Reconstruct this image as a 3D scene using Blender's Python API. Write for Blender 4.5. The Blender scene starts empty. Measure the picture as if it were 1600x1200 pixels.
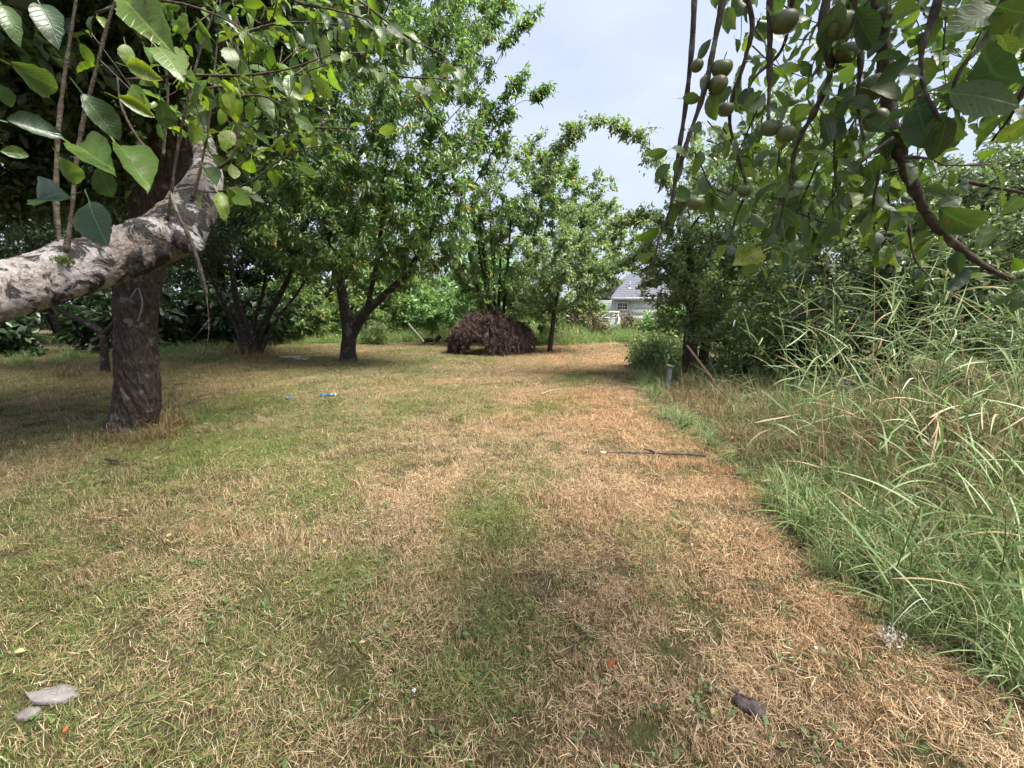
import bpy, math, random
import numpy as np
from mathutils import Vector, Matrix, noise as mnoise

# ------------------------------------------------------------------ camera, sky, sun, exposure
scene = bpy.context.scene
R = math.radians
F = 660.0                                   # focal length in units of a 1600 px wide picture
HORIZON = 485.0
PITCH = math.atan((600 - HORIZON) / F)
CAM = np.array([0.0, 0.0, 1.5])
cam_d = bpy.data.cameras.new('camera')
cam_d.sensor_width = 36; cam_d.lens = 36 * F / 1600
cam_d.clip_start = 0.05; cam_d.clip_end = 2000
cam = bpy.data.objects.new('camera', cam_d); scene.collection.objects.link(cam)
cam.location = CAM; cam.rotation_euler = (math.pi / 2 - PITCH, 0, 0)
scene.camera = cam

SUN_EL, SUN_AZ = R(58), R(112)               # azimuth measured from +Y towards +X
world = bpy.data.worlds.new('World'); scene.world = world; world.use_nodes = True
wn, wl = world.node_tree.nodes, world.node_tree.links
wn.clear()
w_out = wn.new('ShaderNodeOutputWorld'); w_bg = wn.new('ShaderNodeBackground')
w_sky = wn.new('ShaderNodeTexSky'); w_sky.sky_type = 'NISHITA'; w_sky.sun_disc = False
w_sky.sun_elevation = SUN_EL; w_sky.sun_rotation = SUN_AZ
w_sky.air_density = 1.0; w_sky.dust_density = 2.0; w_sky.ozone_density = 1.5
w_tc = wn.new('ShaderNodeTexCoord')
w_map = wn.new('ShaderNodeMapping'); w_map.inputs['Scale'].default_value = (1.0, 1.0, 2.2)
w_no = wn.new('ShaderNodeTexNoise'); w_no.inputs['Scale'].default_value = 2.3
w_no.inputs['Detail'].default_value = 5; w_no.inputs['Roughness'].default_value = 0.5
w_rr = wn.new('ShaderNodeMapRange')
w_rr.inputs['From Min'].default_value = 0.3; w_rr.inputs['From Max'].default_value = 0.7
w_rr.inputs['To Min'].default_value = 0.6; w_rr.inputs['To Max'].default_value = 0.98
w_mix = wn.new('ShaderNodeMix'); w_mix.data_type = 'RGBA'
w_mix.inputs['B'].default_value = (4.3, 4.75, 5.9, 1)          # thin overcast
wl.new(w_tc.outputs['Generated'], w_map.inputs['Vector']); wl.new(w_map.outputs['Vector'], w_no.inputs['Vector'])
wl.new(w_no.outputs['Fac'], w_rr.inputs['Value']); wl.new(w_rr.outputs['Result'], w_mix.inputs['Factor'])
wl.new(w_sky.outputs['Color'], w_mix.inputs['A']); wl.new(w_mix.outputs['Result'], w_bg.inputs['Color'])
w_bg.inputs['Strength'].default_value = 0.055
wl.new(w_bg.outputs['Background'], w_out.inputs['Surface'])

sun_d = bpy.data.lights.new('sun', 'SUN'); sun_d.energy = 3.8; sun_d.angle = R(30); sun_d.color = (1.0, 0.95, 0.86)
sun = bpy.data.objects.new('sun', sun_d); scene.collection.objects.link(sun)
sd = Vector((math.sin(SUN_AZ) * math.cos(SUN_EL), math.cos(SUN_AZ) * math.cos(SUN_EL), math.sin(SUN_EL)))
sun.rotation_euler = sd.to_track_quat('Z', 'Y').to_euler(); sun.location = (0, 0, 30)

vs = scene.view_settings
vs.view_transform = 'Standard'; vs.look = 'None'; vs.gamma = 1; vs.use_curve_mapping = False
vs.exposure = 1.84
cy = scene.cycles
cy.max_bounces = 6; cy.diffuse_bounces = 3; cy.glossy_bounces = 2; cy.transmission_bounces = 4; cy.transparent_max_bounces = 4
cy.use_adaptive_sampling = True; cy.adaptive_threshold = 0.03; cy.adaptive_min_samples = 16
cy.caustics_reflective = False; cy.caustics_refractive = False

# ------------------------------------------------------------------ helpers
COL = scene.collection
rng = np.random.default_rng(11)
random.seed(5)
cp, sp = math.cos(PITCH), math.sin(PITCH)

def ray(px, py):
    a, b = (px - 800) / F, (600 - py) / F
    return np.array([a, b * sp + cp, b * cp - sp])

def P(px, py, Y):                           # the point of the place seen at a picture position, at depth Y
    r = ray(px, py)
    return CAM + r * (Y / r[1])

def G(px, py, z=0.0):                       # where that sight line meets the ground
    r = ray(px, py)
    return CAM + r * ((z - CAM[2]) / r[2])

def unit(v):
    v = np.asarray(v, float)
    return v / np.maximum(np.linalg.norm(v, axis=-1, keepdims=True), 1e-9)

def _h(ix, iy, s):
    n = (ix * 374761393 + iy * 668265263 + s * 1442695041) & 0xffffffff
    n = ((n ^ (n >> 13)) * 1274126177) & 0xffffffff
    return ((n ^ (n >> 16)) & 0xffff) / 65535.0

def vnoise(x, y, s=0):
    ix, iy = np.floor(x).astype(np.int64), np.floor(y).astype(np.int64)
    fx, fy = x - ix, y - iy
    fx, fy = fx * fx * (3 - 2 * fx), fy * fy * (3 - 2 * fy)
    a = _h(ix, iy, s) * (1 - fx) + _h(ix + 1, iy, s) * fx
    b = _h(ix, iy + 1, s) * (1 - fx) + _h(ix + 1, iy + 1, s) * fx
    return a * (1 - fy) + b * fy

def fbm(x, y, s=0, o=4):
    t, amp, tot = 0, 1.0, 0
    for k in range(o):
        t = t + amp * vnoise(x * 2 ** k + 17.3 * k, y * 2 ** k - 9.1 * k, s + k); tot += amp; amp *= 0.55
    return t / tot

ORIGIN = {}
def org(parent):
    return ORIGIN[parent.name] if parent is not None else np.zeros(3)

def empty(name, loc, label=None, cat=None, group=None, kind=None):
    o = bpy.data.objects.new(name, None); COL.objects.link(o)
    o.location = loc; o.empty_display_size = 0.2
    ORIGIN[o.name] = np.array(loc, float)
    return tag(o, label, cat, group, kind)

def tag(o, label=None, cat=None, group=None, kind=None):
    if label: o['label'] = label
    if cat: o['category'] = cat
    if group: o['group'] = group
    if kind: o['kind'] = kind
    return o

def mesh_from(name, V, faces_flat, counts, mat=None, smooth=False):
    me = bpy.data.meshes.new(name)
    V = np.ascontiguousarray(V, np.float32)
    me.vertices.add(len(V)); me.vertices.foreach_set('co', V.ravel())
    ff = np.ascontiguousarray(faces_flat, np.int32).ravel()
    counts = np.ascontiguousarray(counts, np.int32)
    me.loops.add(len(ff)); me.loops.foreach_set('vertex_index', ff)
    me.polygons.add(len(counts))
    st = np.zeros(len(counts), np.int32); st[1:] = np.cumsum(counts)[:-1]
    me.polygons.foreach_set('loop_start', st); me.polygons.foreach_set('loop_total', counts)
    if smooth: me.polygons.foreach_set('use_smooth', np.ones(len(counts), bool))
    me.update(calc_edges=True); me.validate()
    if mat: me.materials.append(mat)
    return me

class MB:                                   # collects shapes (world coordinates), build() links them as one mesh object
    def __init__(s): s.V, s.Fc, s.n = [], [], 0
    def add(s, V, F):
        V = np.asarray(V, float).reshape(-1, 3)
        s.V.append(V)
        for f in F: s.Fc.append(tuple(int(i) + s.n for i in f))
        s.n += len(V)
    def box(s, c, size, rot=None):
        hx, hy, hz = np.array(size) / 2
        V = np.array([[x, y, z] for x in (-hx, hx) for y in (-hy, hy) for z in (-hz, hz)])
        if rot is not None: V = V @ np.array(rot.to_3x3()).T
        s.add(V + np.array(c), [(0, 1, 3, 2), (4, 6, 7, 5), (0, 4, 5, 1), (2, 3, 7, 6), (0, 2, 6, 4), (1, 5, 7, 3)])
    def tube(s, pts, rad, n=8, caps=True):
        V, Fc = tube_arrays(pts, rad, n)
        s.add(V, Fc)
        m = len(pts)
        if caps:
            s.Fc.append(tuple(s.n - len(V) + i for i in range(n))[::-1])
            s.Fc.append(tuple(s.n - n + i for i in range(n)))
    def build(s, name, mat, parent=None, smooth=False, bevel=0):
        V = np.concatenate(s.V) - org(parent)
        flat = [i for f in s.Fc for i in f]
        me = mesh_from(name, V, flat, [len(f) for f in s.Fc], mat, smooth)
        o = bpy.data.objects.new(name, me); COL.objects.link(o)
        if parent is not None: o.parent = parent; ORIGIN[o.name] = org(parent)
        else: ORIGIN[o.name] = np.zeros(3)
        if bevel:
            b = o.modifiers.new('bevel', 'BEVEL'); b.width = bevel; b.segments = 2
        return o

def frames(pts):
    pts = np.asarray(pts, float)
    T = np.gradient(pts, axis=0); T = unit(T)
    n = np.cross(T[0], [0.31, 0.2, 0.93]); n = unit(n)
    N = [n]
    for i in range(1, len(pts)):
        n = N[-1] - T[i] * np.dot(N[-1], T[i]); N.append(unit(n))
    N = np.array(N)
    return T, N, np.cross(T, N)

def tube_arrays(pts, rad, n):
    pts = np.asarray(pts, float); rad = np.asarray(rad, float)
    T, N, B = frames(pts)
    a = np.linspace(0, 2 * np.pi, n, endpoint=False)
    V = pts[:, None] + rad[:, None, None] * (np.cos(a)[None, :, None] * N[:, None] + np.sin(a)[None, :, None] * B[:, None])
    m = len(pts); idx = np.arange(m * n).reshape(m, n)
    q = np.stack([idx[:-1], np.roll(idx[:-1], -1, 1), np.roll(idx[1:], -1, 1), idx[1:]], -1).reshape(-1, 4)
    return V.reshape(-1, 3), q

def smooth_path(pts, k=6):
    pts = np.asarray(pts, float)
    Q = np.vstack([2 * pts[0] - pts[1], pts, 2 * pts[-1] - pts[-2]])
    out = []
    for i in range(1, len(Q) - 2):
        p0, p1, p2, p3 = Q[i - 1], Q[i], Q[i + 1], Q[i + 2]
        for t in np.linspace(0, 1, k, endpoint=False):
            out.append(0.5 * (2 * p1 + (p2 - p0) * t + (2 * p0 - 5 * p1 + 4 * p2 - p3) * t * t + (3 * p1 - p0 - 3 * p2 + p3) * t ** 3))
    out.append(Q[-2])
    return np.array(out)

def resample(vals, m):
    vals = np.asarray(vals, float)
    return np.interp(np.linspace(0, 1, m), np.linspace(0, 1, len(vals)), vals)

# ------------------------------------------------------------------ materials
def new_mat(name):
    m = bpy.data.materials.new(name); m.use_nodes = True
    nt = m.node_tree; nt.nodes.clear()
    out = nt.nodes.new('ShaderNodeOutputMaterial')
    return m, nt, nt.nodes, nt.links, out

def ramp(nodes, stops):
    r = nodes.new('ShaderNodeValToRGB'); e = r.color_ramp.elements
    while len(e) < len(stops): e.new(0.5)
    for el, (p, c) in zip(e, stops): el.position = p; el.color = (*c, 1)
    return r

def leaf_mat(name, stops, trans=0.35, tcol=(1.1, 1.2, 0.65), rough=0.38, under=0.25, patch=0.25, veins=False, spec=0.6):
    m, nt, N, L, out = new_mat(name)
    g = N.new('ShaderNodeNewGeometry')
    rp = ramp(N, stops)
    if veins:
        oi = N.new('ShaderNodeObjectInfo'); L.new(oi.outputs['Random'], rp.inputs['Fac'])
    else:
        L.new(g.outputs['Random Per Island'], rp.inputs['Fac'])
    no = N.new('ShaderNodeTexNoise'); no.inputs['Scale'].default_value = 1.7; no.inputs['Detail'].default_value = 2
    L.new(g.outputs['Position'], no.inputs['Vector'])
    mr = N.new('ShaderNodeMapRange'); mr.inputs['From Min'].default_value = 0.3; mr.inputs['From Max'].default_value = 0.7
    mr.inputs['To Min'].default_value = 1 - patch; mr.inputs['To Max'].default_value = 1 + patch
    L.new(no.outputs['Fac'], mr.inputs['Value'])
    mul = N.new('ShaderNodeVectorMath'); mul.operation = 'SCALE'
    L.new(rp.outputs['Color'], mul.inputs[0]); L.new(mr.outputs['Result'], mul.inputs['Scale'])
    col = mul.outputs['Vector']
    pb = N.new('ShaderNodeBsdfPrincipled')
    if veins:
        tc = N.new('ShaderNodeTexCoord'); sx = N.new('ShaderNodeSeparateXYZ'); L.new(tc.outputs['Object'], sx.inputs[0])
        ab = N.new('ShaderNodeMath'); ab.operation = 'ABSOLUTE'; L.new(sx.outputs['X'], ab.inputs[0])
        # side veins run up and out from the midrib
        k = N.new('ShaderNodeMath'); k.operation = 'MULTIPLY_ADD'; k.inputs[1].default_value = -0.9
        L.new(ab.outputs[0], k.inputs[0]); L.new(sx.outputs['Y'], k.inputs[2])
        s1 = N.new('ShaderNodeMath'); s1.operation = 'MULTIPLY'; s1.inputs[1].default_value = 62; L.new(k.outputs[0], s1.inputs[0])
        s2 = N.new('ShaderNodeMath'); s2.operation = 'SINE'; L.new(s1.outputs[0], s2.inputs[0])
        v = N.new('ShaderNodeMapRange'); v.inputs['From Min'].default_value = 0.75; v.inputs['From Max'].default_value = 1.0
        v.inputs['To Min'].default_value = 0; v.inputs['To Max'].default_value = 0.5
        L.new(s2.outputs[0], v.inputs['Value'])
        mid = N.new('ShaderNodeMapRange'); mid.inputs['From Min'].default_value = 0.008; mid.inputs['From Max'].default_value = 0.022
        mid.inputs['To Min'].default_value = 0.9; mid.inputs['To Max'].default_value = 0.0
        L.new(ab.outputs[0], mid.inputs['Value'])
        mx = N.new('ShaderNodeMath'); mx.operation = 'MAXIMUM'; L.new(v.outputs['Result'], mx.inputs[0]); L.new(mid.outputs['Result'], mx.inputs[1])
        vm = N.new('ShaderNodeMix'); vm.data_type = 'RGBA'; vm.blend_type = 'MIX'
        lt = N.new('ShaderNodeVectorMath'); lt.operation = 'MULTIPLY'; lt.inputs[1].default_value = (1.7, 1.6, 1.6)
        L.new(col, lt.inputs[0]); L.new(mx.outputs[0], vm.inputs['Factor']); L.new(col, vm.inputs['A']); L.new(lt.outputs['Vector'], vm.inputs['B'])
        # blemishes
        bn = N.new('ShaderNodeTexNoise'); bn.inputs['Scale'].default_value = 9; bn.inputs['Detail'].default_value = 4
        av = N.new('ShaderNodeVectorMath'); av.operation = 'ADD'; L.new(tc.outputs['Object'], av.inputs[0]); L.new(oi.outputs['Location'], av.inputs[1])
        L.new(av.outputs['Vector'], bn.inputs['Vector'])
        br = N.new('ShaderNodeMapRange'); br.inputs['From Min'].default_value = 0.61; br.inputs['From Max'].default_value = 0.68
        L.new(bn.outputs['Fac'], br.inputs['Value'])
        bm = N.new('ShaderNodeMix'); bm.data_type = 'RGBA'; bm.inputs['B'].default_value = (0.09, 0.05, 0.015, 1)
        L.new(br.outputs['Result'], bm.inputs['Factor']); L.new(vm.outputs['Result'], bm.inputs['A'])
        col = bm.outputs['Result']
        bp = N.new('ShaderNodeBump'); bp.inputs['Strength'].default_value = 0.35; bp.inputs['Distance'].default_value = 0.004
        bp.invert = True
        L.new(mx.outputs[0], bp.inputs['Height']); L.new(bp.outputs['Normal'], pb.inputs['Normal'])
    # the underside of a leaf is paler and greyer
    un = N.new('ShaderNodeMix'); un.data_type = 'RGBA'
    uc = N.new('ShaderNodeMix'); uc.data_type = 'RGBA'; uc.inputs['Factor'].default_value = under
    uc.inputs['B'].default_value = (0.20, 0.24, 0.19, 1)
    L.new(col, uc.inputs['A']); L.new(g.outputs['Backfacing'], un.inputs['Factor'])
    L.new(col, un.inputs['A']); L.new(uc.outputs['Result'], un.inputs['B'])
    L.new(un.outputs['Result'], pb.inputs['Base Color'])
    pb.inputs['Roughness'].default_value = rough; pb.inputs['Specular IOR Level'].default_value = spec
    tr = N.new('ShaderNodeBsdfTranslucent')
    tm = N.new('ShaderNodeVectorMath'); tm.operation = 'MULTIPLY'; tm.inputs[1].default_value = tuple(c * 1.5 for c in tcol)
    L.new(col, tm.inputs[0]); L.new(tm.outputs['Vector'], tr.inputs['Color'])
    mxs = N.new('ShaderNodeMixShader'); mxs.inputs['Fac'].default_value = trans
    L.new(pb.outputs[0], mxs.inputs[1]); L.new(tr.outputs[0], mxs.inputs[2]); L.new(mxs.outputs[0], out.inputs['Surface'])
    return m

def bark_mat(name, dark, mid, light, scale=6.0, stretch=0.25, light_amt=0.5, bump=0.6):
    m, nt, N, L, out = new_mat(name)
    pb = N.new('ShaderNodeBsdfPrincipled'); pb.inputs['Roughness'].default_value = 0.85; pb.inputs['Specular IOR Level'].default_value = 0.25
    g = N.new('ShaderNodeNewGeometry')
    mp = N.new('ShaderNodeMapping'); mp.inputs['Scale'].default_value = (1, 1, stretch)
    L.new(g.outputs['Position'], mp.inputs['Vector'])
    n1 = N.new('ShaderNodeTexNoise'); n1.inputs['Scale'].default_value = scale * 3; n1.inputs['Detail'].default_value = 6; n1.inputs['Roughness'].default_value = 0.65
    n2 = N.new('ShaderNodeTexNoise'); n2.inputs['Scale'].default_value = scale; n2.inputs['Detail'].default_value = 4
    vo = N.new('ShaderNodeTexVoronoi'); vo.feature = 'DISTANCE_TO_EDGE'; vo.inputs['Scale'].default_value = scale * 4
    for n in (n1, vo): L.new(mp.outputs['Vector'], n.inputs['Vector'])
    L.new(g.outputs['Position'], n2.inputs['Vector'])
    r1 = ramp(N, [(0.3, dark), (0.62, mid)]); L.new(n1.outputs['Fac'], r1.inputs['Fac'])
    lr = N.new('ShaderNodeMapRange'); lr.inputs['From Min'].default_value = 0.62 - 0.25 * light_amt; lr.inputs['From Max'].default_value = 0.68 - 0.2 * light_amt
    lr.inputs['To Max'].default_value = 0.9
    L.new(n2.outputs['Fac'], lr.inputs['Value'])
    mx = N.new('ShaderNodeMix'); mx.data_type = 'RGBA'; mx.inputs['B'].default_value = (*light, 1)
    L.new(lr.outputs['Result'], mx.inputs['Factor']); L.new(r1.outputs['Color'], mx.inputs['A'])
    L.new(mx.outputs['Result'], pb.inputs['Base Color'])
    ad = N.new('ShaderNodeMath'); ad.operation = 'MULTIPLY_ADD'; ad.inputs[1].default_value = 0.6
    L.new(vo.outputs['Distance'], ad.inputs[0]); L.new(n1.outputs['Fac'], ad.inputs[2])
    bp = N.new('ShaderNodeBump'); bp.inputs['Strength'].default_value = bump; bp.inputs['Distance'].default_value = 0.03
    L.new(ad.outputs[0], bp.inputs['Height']); L.new(bp.outputs['Normal'], pb.inputs['Normal'])
    L.new(pb.outputs[0], out.inputs['Surface'])
    return m

def plain_mat(name, a, b, scale=8, rough=0.7, metallic=0.0, spec=0.4, bump=0.2):
    m, nt, N, L, out = new_mat(name)
    pb = N.new('ShaderNodeBsdfPrincipled'); pb.inputs['Roughness'].default_value = rough; pb.inputs['Metallic'].default_value = metallic
    pb.inputs['Specular IOR Level'].default_value = spec
    tc = N.new('ShaderNodeTexCoord'); no = N.new('ShaderNodeTexNoise'); no.inputs['Scale'].default_value = scale; no.inputs['Detail'].default_value = 6
    no.inputs['Roughness'].default_value = 0.65
    L.new(tc.outputs['Object'], no.inputs['Vector'])
    r = ramp(N, [(0.35, a), (0.65, b)]); L.new(no.outputs['Fac'], r.inputs['Fac']); L.new(r.outputs['Color'], pb.inputs['Base Color'])
    bp = N.new('ShaderNodeBump'); bp.inputs['Strength'].default_value = bump; bp.inputs['Distance'].default_value = 0.02
    L.new(no.outputs['Fac'], bp.inputs['Height']); L.new(bp.outputs['Normal'], pb.inputs['Normal'])
    L.new(pb.outputs[0], out.inputs['Surface'])
    return m

M = {}
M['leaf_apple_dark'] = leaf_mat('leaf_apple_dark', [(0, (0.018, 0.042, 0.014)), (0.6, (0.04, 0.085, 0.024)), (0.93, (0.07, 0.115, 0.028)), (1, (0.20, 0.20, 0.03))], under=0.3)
M['leaf_cherry'] = leaf_mat('leaf_cherry', [(0, (0.0555, 0.1130, 0.0399)), (0.55, (0.1109, 0.1884, 0.0580)), (0.95, (0.1847, 0.2561, 0.0725)), (0.985, (0.2956, 0.3014, 0.0725)), (1, (0.7022, 0.2561, 0.0725))], trans=0.42, under=0.2)
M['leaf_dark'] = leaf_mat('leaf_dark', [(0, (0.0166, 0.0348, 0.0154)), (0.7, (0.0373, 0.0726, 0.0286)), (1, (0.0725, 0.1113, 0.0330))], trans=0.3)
M['leaf_mid'] = leaf_mat('leaf_mid', [(0, (0.0711, 0.1302, 0.0535)), (0.6, (0.1466, 0.2227, 0.0864)), (0.97, (0.2513, 0.3083, 0.1130)), (1, (0.7116, 0.3083, 0.1028))], trans=0.4)
M['leaf_apple_pale'] = leaf_mat('leaf_apple_pale', [(0, (0.1019, 0.1540, 0.0798)), (0.6, (0.1852, 0.2540, 0.1178)), (1, (0.2964, 0.3388, 0.1709))], trans=0.38, under=0.45)
M['leaf_grey'] = leaf_mat('leaf_grey', [(0, (0.0750, 0.1142, 0.0596)), (0.6, (0.1463, 0.1984, 0.1027)), (1, (0.2438, 0.2777, 0.1573))], trans=0.28, under=0.55, rough=0.38)
M['leaf_bramble'] = leaf_mat('leaf_bramble', [(0, (0.0900, 0.1739, 0.0718)), (0.6, (0.1688, 0.2898, 0.1076)), (1, (0.2700, 0.3864, 0.1525))], trans=0.35, under=0.4)
M['leaf_maple'] = leaf_mat('leaf_maple', [(0, (0.022, 0.012, 0.013)), (0.6, (0.075, 0.034, 0.032)), (0.92, (0.14, 0.062, 0.052)), (1, (0.2, 0.13, 0.08))], trans=0.25, tcol=(1.2, 0.6, 0.5), under=0.15)
M['leaf_near_bright'] = leaf_mat('leaf_near_bright', [(0, (0.0552, 0.1105, 0.0220)), (0.5, (0.0920, 0.1615, 0.0250)), (1, (0.1564, 0.2125, 0.0300))], trans=0.5, tcol=(1.25, 1.2, 0.35), veins=True, patch=0.15, under=0.15)
M['leaf_near_dark'] = leaf_mat('leaf_near_dark', [(0, (0.0209, 0.0480, 0.0195)), (0.6, (0.0333, 0.0680, 0.0270)), (1, (0.0522, 0.0880, 0.0300))], trans=0.3, veins=True, patch=0.15, under=0.3)
M['leaf_near_green'] = leaf_mat('leaf_near_green', [(0, (0.0364, 0.0698, 0.0234)), (0.5, (0.0650, 0.1125, 0.0316)), (1, (0.1105, 0.1631, 0.0421))], trans=0.42, tcol=(1.2, 1.2, 0.45), veins=True, patch=0.2, under=0.35)
M['leaf_fallen'] = leaf_mat('leaf_fallen', [(0, (0.34, 0.24, 0.08)), (0.3, (0.28, 0.24, 0.11)), (0.6, (0.26, 0.13, 0.05)), (1, (0.12, 0.07, 0.035))], trans=0.1, veins=True, patch=0.1)
M['leaf_orange'] = leaf_mat('leaf_orange', [(0, (0.28, 0.075, 0.02)), (1, (0.33, 0.10, 0.025))], trans=0.1, veins=True)
M['bark_limb'] = bark_mat('bark_limb', (0.025, 0.021, 0.02), (0.13, 0.105, 0.09), (0.30, 0.275, 0.275), scale=7.5, stretch=1.0, light_amt=0.62, bump=1.0)
def limb_bark(name, pale, tan, dark, sc, thr, crack):
    m, nt, N, L, out = new_mat(name)
    g = N.new('ShaderNodeNewGeometry')
    def noise(scale, detail=5, rough=.6, dist=0.0):
        n = N.new('ShaderNodeTexNoise'); n.inputs['Scale'].default_value = scale; n.inputs['Detail'].default_value = detail
        n.inputs['Roughness'].default_value = rough; n.inputs['Distortion'].default_value = dist; L.new(g.outputs['Position'], n.inputs['Vector']); return n
    def rng_(src, a, b, c=0.0, d=1.0):
        r = N.new('ShaderNodeMapRange'); r.inputs['From Min'].default_value = a; r.inputs['From Max'].default_value = b
        r.inputs['To Min'].default_value = c; r.inputs['To Max'].default_value = d; L.new(src, r.inputs['Value']); return r.outputs['Result']
    def mix(f, a, b):
        x = N.new('ShaderNodeMix'); x.data_type = 'RGBA'; L.new(f, x.inputs['Factor'])
        for sock, v in (('A', a), ('B', b)):
            if isinstance(v, tuple): x.inputs[sock].default_value = (*v, 1)
            else: L.new(v, x.inputs[sock])
        return x.outputs['Result']
    n_lo, n_patch, n_fine = noise(sc * .6), noise(sc, 8, .68, .9), noise(sc * 9, 6, .7)
    base = mix(rng_(n_lo.outputs['Fac'], .4, .62), pale, tan)
    base = mix(rng_(n_fine.outputs['Fac'], .35, .7, 0, .45), base, tuple(c * .45 for c in tan))
    patch = rng_(n_patch.outputs['Fac'], thr, thr + .045)
    dk = mix(rng_(n_fine.outputs['Fac'], .4, .65), dark, tuple(c * 3.2 for c in dark))
    base = mix(patch, base, dk)
    vv = N.new('ShaderNodeVectorMath'); vv.operation = 'MULTIPLY_ADD'; L.new(n_patch.outputs['Color'], vv.inputs[0]); vv.inputs[1].default_value = (.22, .22, .22); L.new(g.outputs['Position'], vv.inputs[2])
    vo = N.new('ShaderNodeTexVoronoi'); vo.feature = 'DISTANCE_TO_EDGE'; vo.inputs['Scale'].default_value = sc * 3.2; L.new(vv.outputs['Vector'], vo.inputs['Vector'])
    cr0 = rng_(vo.outputs['Distance'], .0, .06, crack, 0.0); crm = N.new('ShaderNodeMath'); crm.operation = 'MULTIPLY'; L.new(cr0, crm.inputs[0]); L.new(rng_(n_lo.outputs['Fac'], .46, .6), crm.inputs[1]); cr = crm.outputs[0]
    base = mix(cr, base, tuple(c * .7 for c in dark))
    pb = N.new('ShaderNodeBsdfPrincipled'); pb.inputs['Roughness'].default_value = .88; pb.inputs['Specular IOR Level'].default_value = .2
    L.new(base, pb.inputs['Base Color'])
    h = N.new('ShaderNodeMath'); h.operation = 'MULTIPLY_ADD'; h.inputs[1].default_value = -.8; L.new(patch, h.inputs[0]); L.new(n_fine.outputs['Fac'], h.inputs[2])
    h2 = N.new('ShaderNodeMath'); h2.operation = 'SUBTRACT'; L.new(h.outputs[0], h2.inputs[0]); L.new(cr, h2.inputs[1])
    bp = N.new('ShaderNodeBump'); bp.inputs['Strength'].default_value = 1.0; bp.inputs['Distance'].default_value = .012
    L.new(h2.outputs[0], bp.inputs['Height']); L.new(bp.outputs['Normal'], pb.inputs['Normal']); L.new(pb.outputs[0], out.inputs['Surface'])
    return m
M['bark_limb'] = limb_bark('bark_limb_patchy', (.33, .31, .315), (.22, .175, .14), (.020, .018, .017), 9.5, .50, .7)
M['bark_trunk'] = bark_mat('bark_trunk', (0.016, 0.013, 0.011), (0.085, 0.062, 0.048), (0.15, 0.14, 0.125), scale=9, stretch=0.35, light_amt=0.12, bump=1.0)
M['bark_dark'] = bark_mat('bark_dark', (0.015, 0.012, 0.011), (0.06, 0.048, 0.04), (0.13, 0.12, 0.11), scale=8, stretch=0.5, light_amt=0.1)
M['bark_cherry'] = bark_mat('bark_cherry', (0.02, 0.015, 0.014), (0.065, 0.048, 0.044), (0.13, 0.115, 0.11), scale=5, stretch=2.6, light_amt=0.2)
M['bark_twig'] = bark_mat('bark_twig', (0.025, 0.018, 0.014), (0.09, 0.065, 0.05), (0.16, 0.16, 0.13), scale=14, stretch=1, light_amt=0.2, bump=0.3)
M['bark_shoot'] = bark_mat('bark_shoot', (0.03, 0.024, 0.017), (0.075, 0.058, 0.04), (0.12, 0.105, 0.075), scale=20, stretch=1, light_amt=0.3, bump=0.3)

def grass_mat(name, greens, straws, attr=True, fixed=0.5, trans=0.25):
    m, nt, N, L, out = new_mat(name)
    g = N.new('ShaderNodeNewGeometry'); oi = N.new('ShaderNodeObjectInfo')
    # per-blade random number, shuffled per tuft
    a = N.new('ShaderNodeMath'); a.operation = 'ADD'; L.new(g.outputs['Random Per Island'], a.inputs[0]); L.new(oi.outputs['Random'], a.inputs[1])
    fr = N.new('ShaderNodeMath'); fr.operation = 'FRACT'; L.new(a.outputs[0], fr.inputs[0])
    b = N.new('ShaderNodeMath'); b.operation = 'MULTIPLY'; b.inputs[1].default_value = 7.31; L.new(a.outputs[0], b.inputs[0])
    fr2 = N.new('ShaderNodeMath'); fr2.operation = 'FRACT'; L.new(b.outputs[0], fr2.inputs[0])
    cmp_ = N.new('ShaderNodeMath'); cmp_.operation = 'LESS_THAN'; L.new(fr.outputs[0], cmp_.inputs[0])
    if attr:
        at = N.new('ShaderNodeAttribute'); at.attribute_type = 'INSTANCER'; at.attribute_name = 'dry'
        L.new(at.outputs['Fac'], cmp_.inputs[1])
    else:
        cmp_.inputs[1].default_value = fixed
    gr = ramp(N, greens); st = ramp(N, straws)
    L.new(fr2.outputs[0], gr.inputs['Fac']); L.new(fr2.outputs[0], st.inputs['Fac'])
    mx = N.new('ShaderNodeMix'); mx.data_type = 'RGBA'
    L.new(cmp_.outputs[0], mx.inputs['Factor']); L.new(gr.outputs['Color'], mx.inputs['A']); L.new(st.outputs['Color'], mx.inputs['B'])
    col = mx.outputs['Result']
    if attr:
        hu = N.new('ShaderNodeAttribute'); hu.attribute_type = 'INSTANCER'; hu.attribute_name = 'hue'
        tint = ramp(N, [(0.0, (0.86, 0.88, 0.88)), (0.5, (1, 0.97, 0.94)), (1.0, (1.13, 0.95, 0.83))]); L.new(hu.outputs['Fac'], tint.inputs['Fac'])
        mu = N.new('ShaderNodeVectorMath'); mu.operation = 'MULTIPLY'; L.new(col, mu.inputs[0]); L.new(tint.outputs['Color'], mu.inputs[1])
        col = mu.outputs['Vector']
    pb = N.new('ShaderNodeBsdfPrincipled'); pb.inputs['Roughness'].default_value = 0.55; pb.inputs['Specular IOR Level'].default_value = 0.35
    L.new(col, pb.inputs['Base Color'])
    tr = N.new('ShaderNodeBsdfTranslucent'); L.new(col, tr.inputs['Color'])
    ms = N.new('ShaderNodeMixShader'); ms.inputs['Fac'].default_value = trans
    L.new(pb.outputs[0], ms.inputs[1]); L.new(tr.outputs[0], ms.inputs[2]); L.new(ms.outputs[0], out.inputs['Surface'])
    return m

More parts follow.
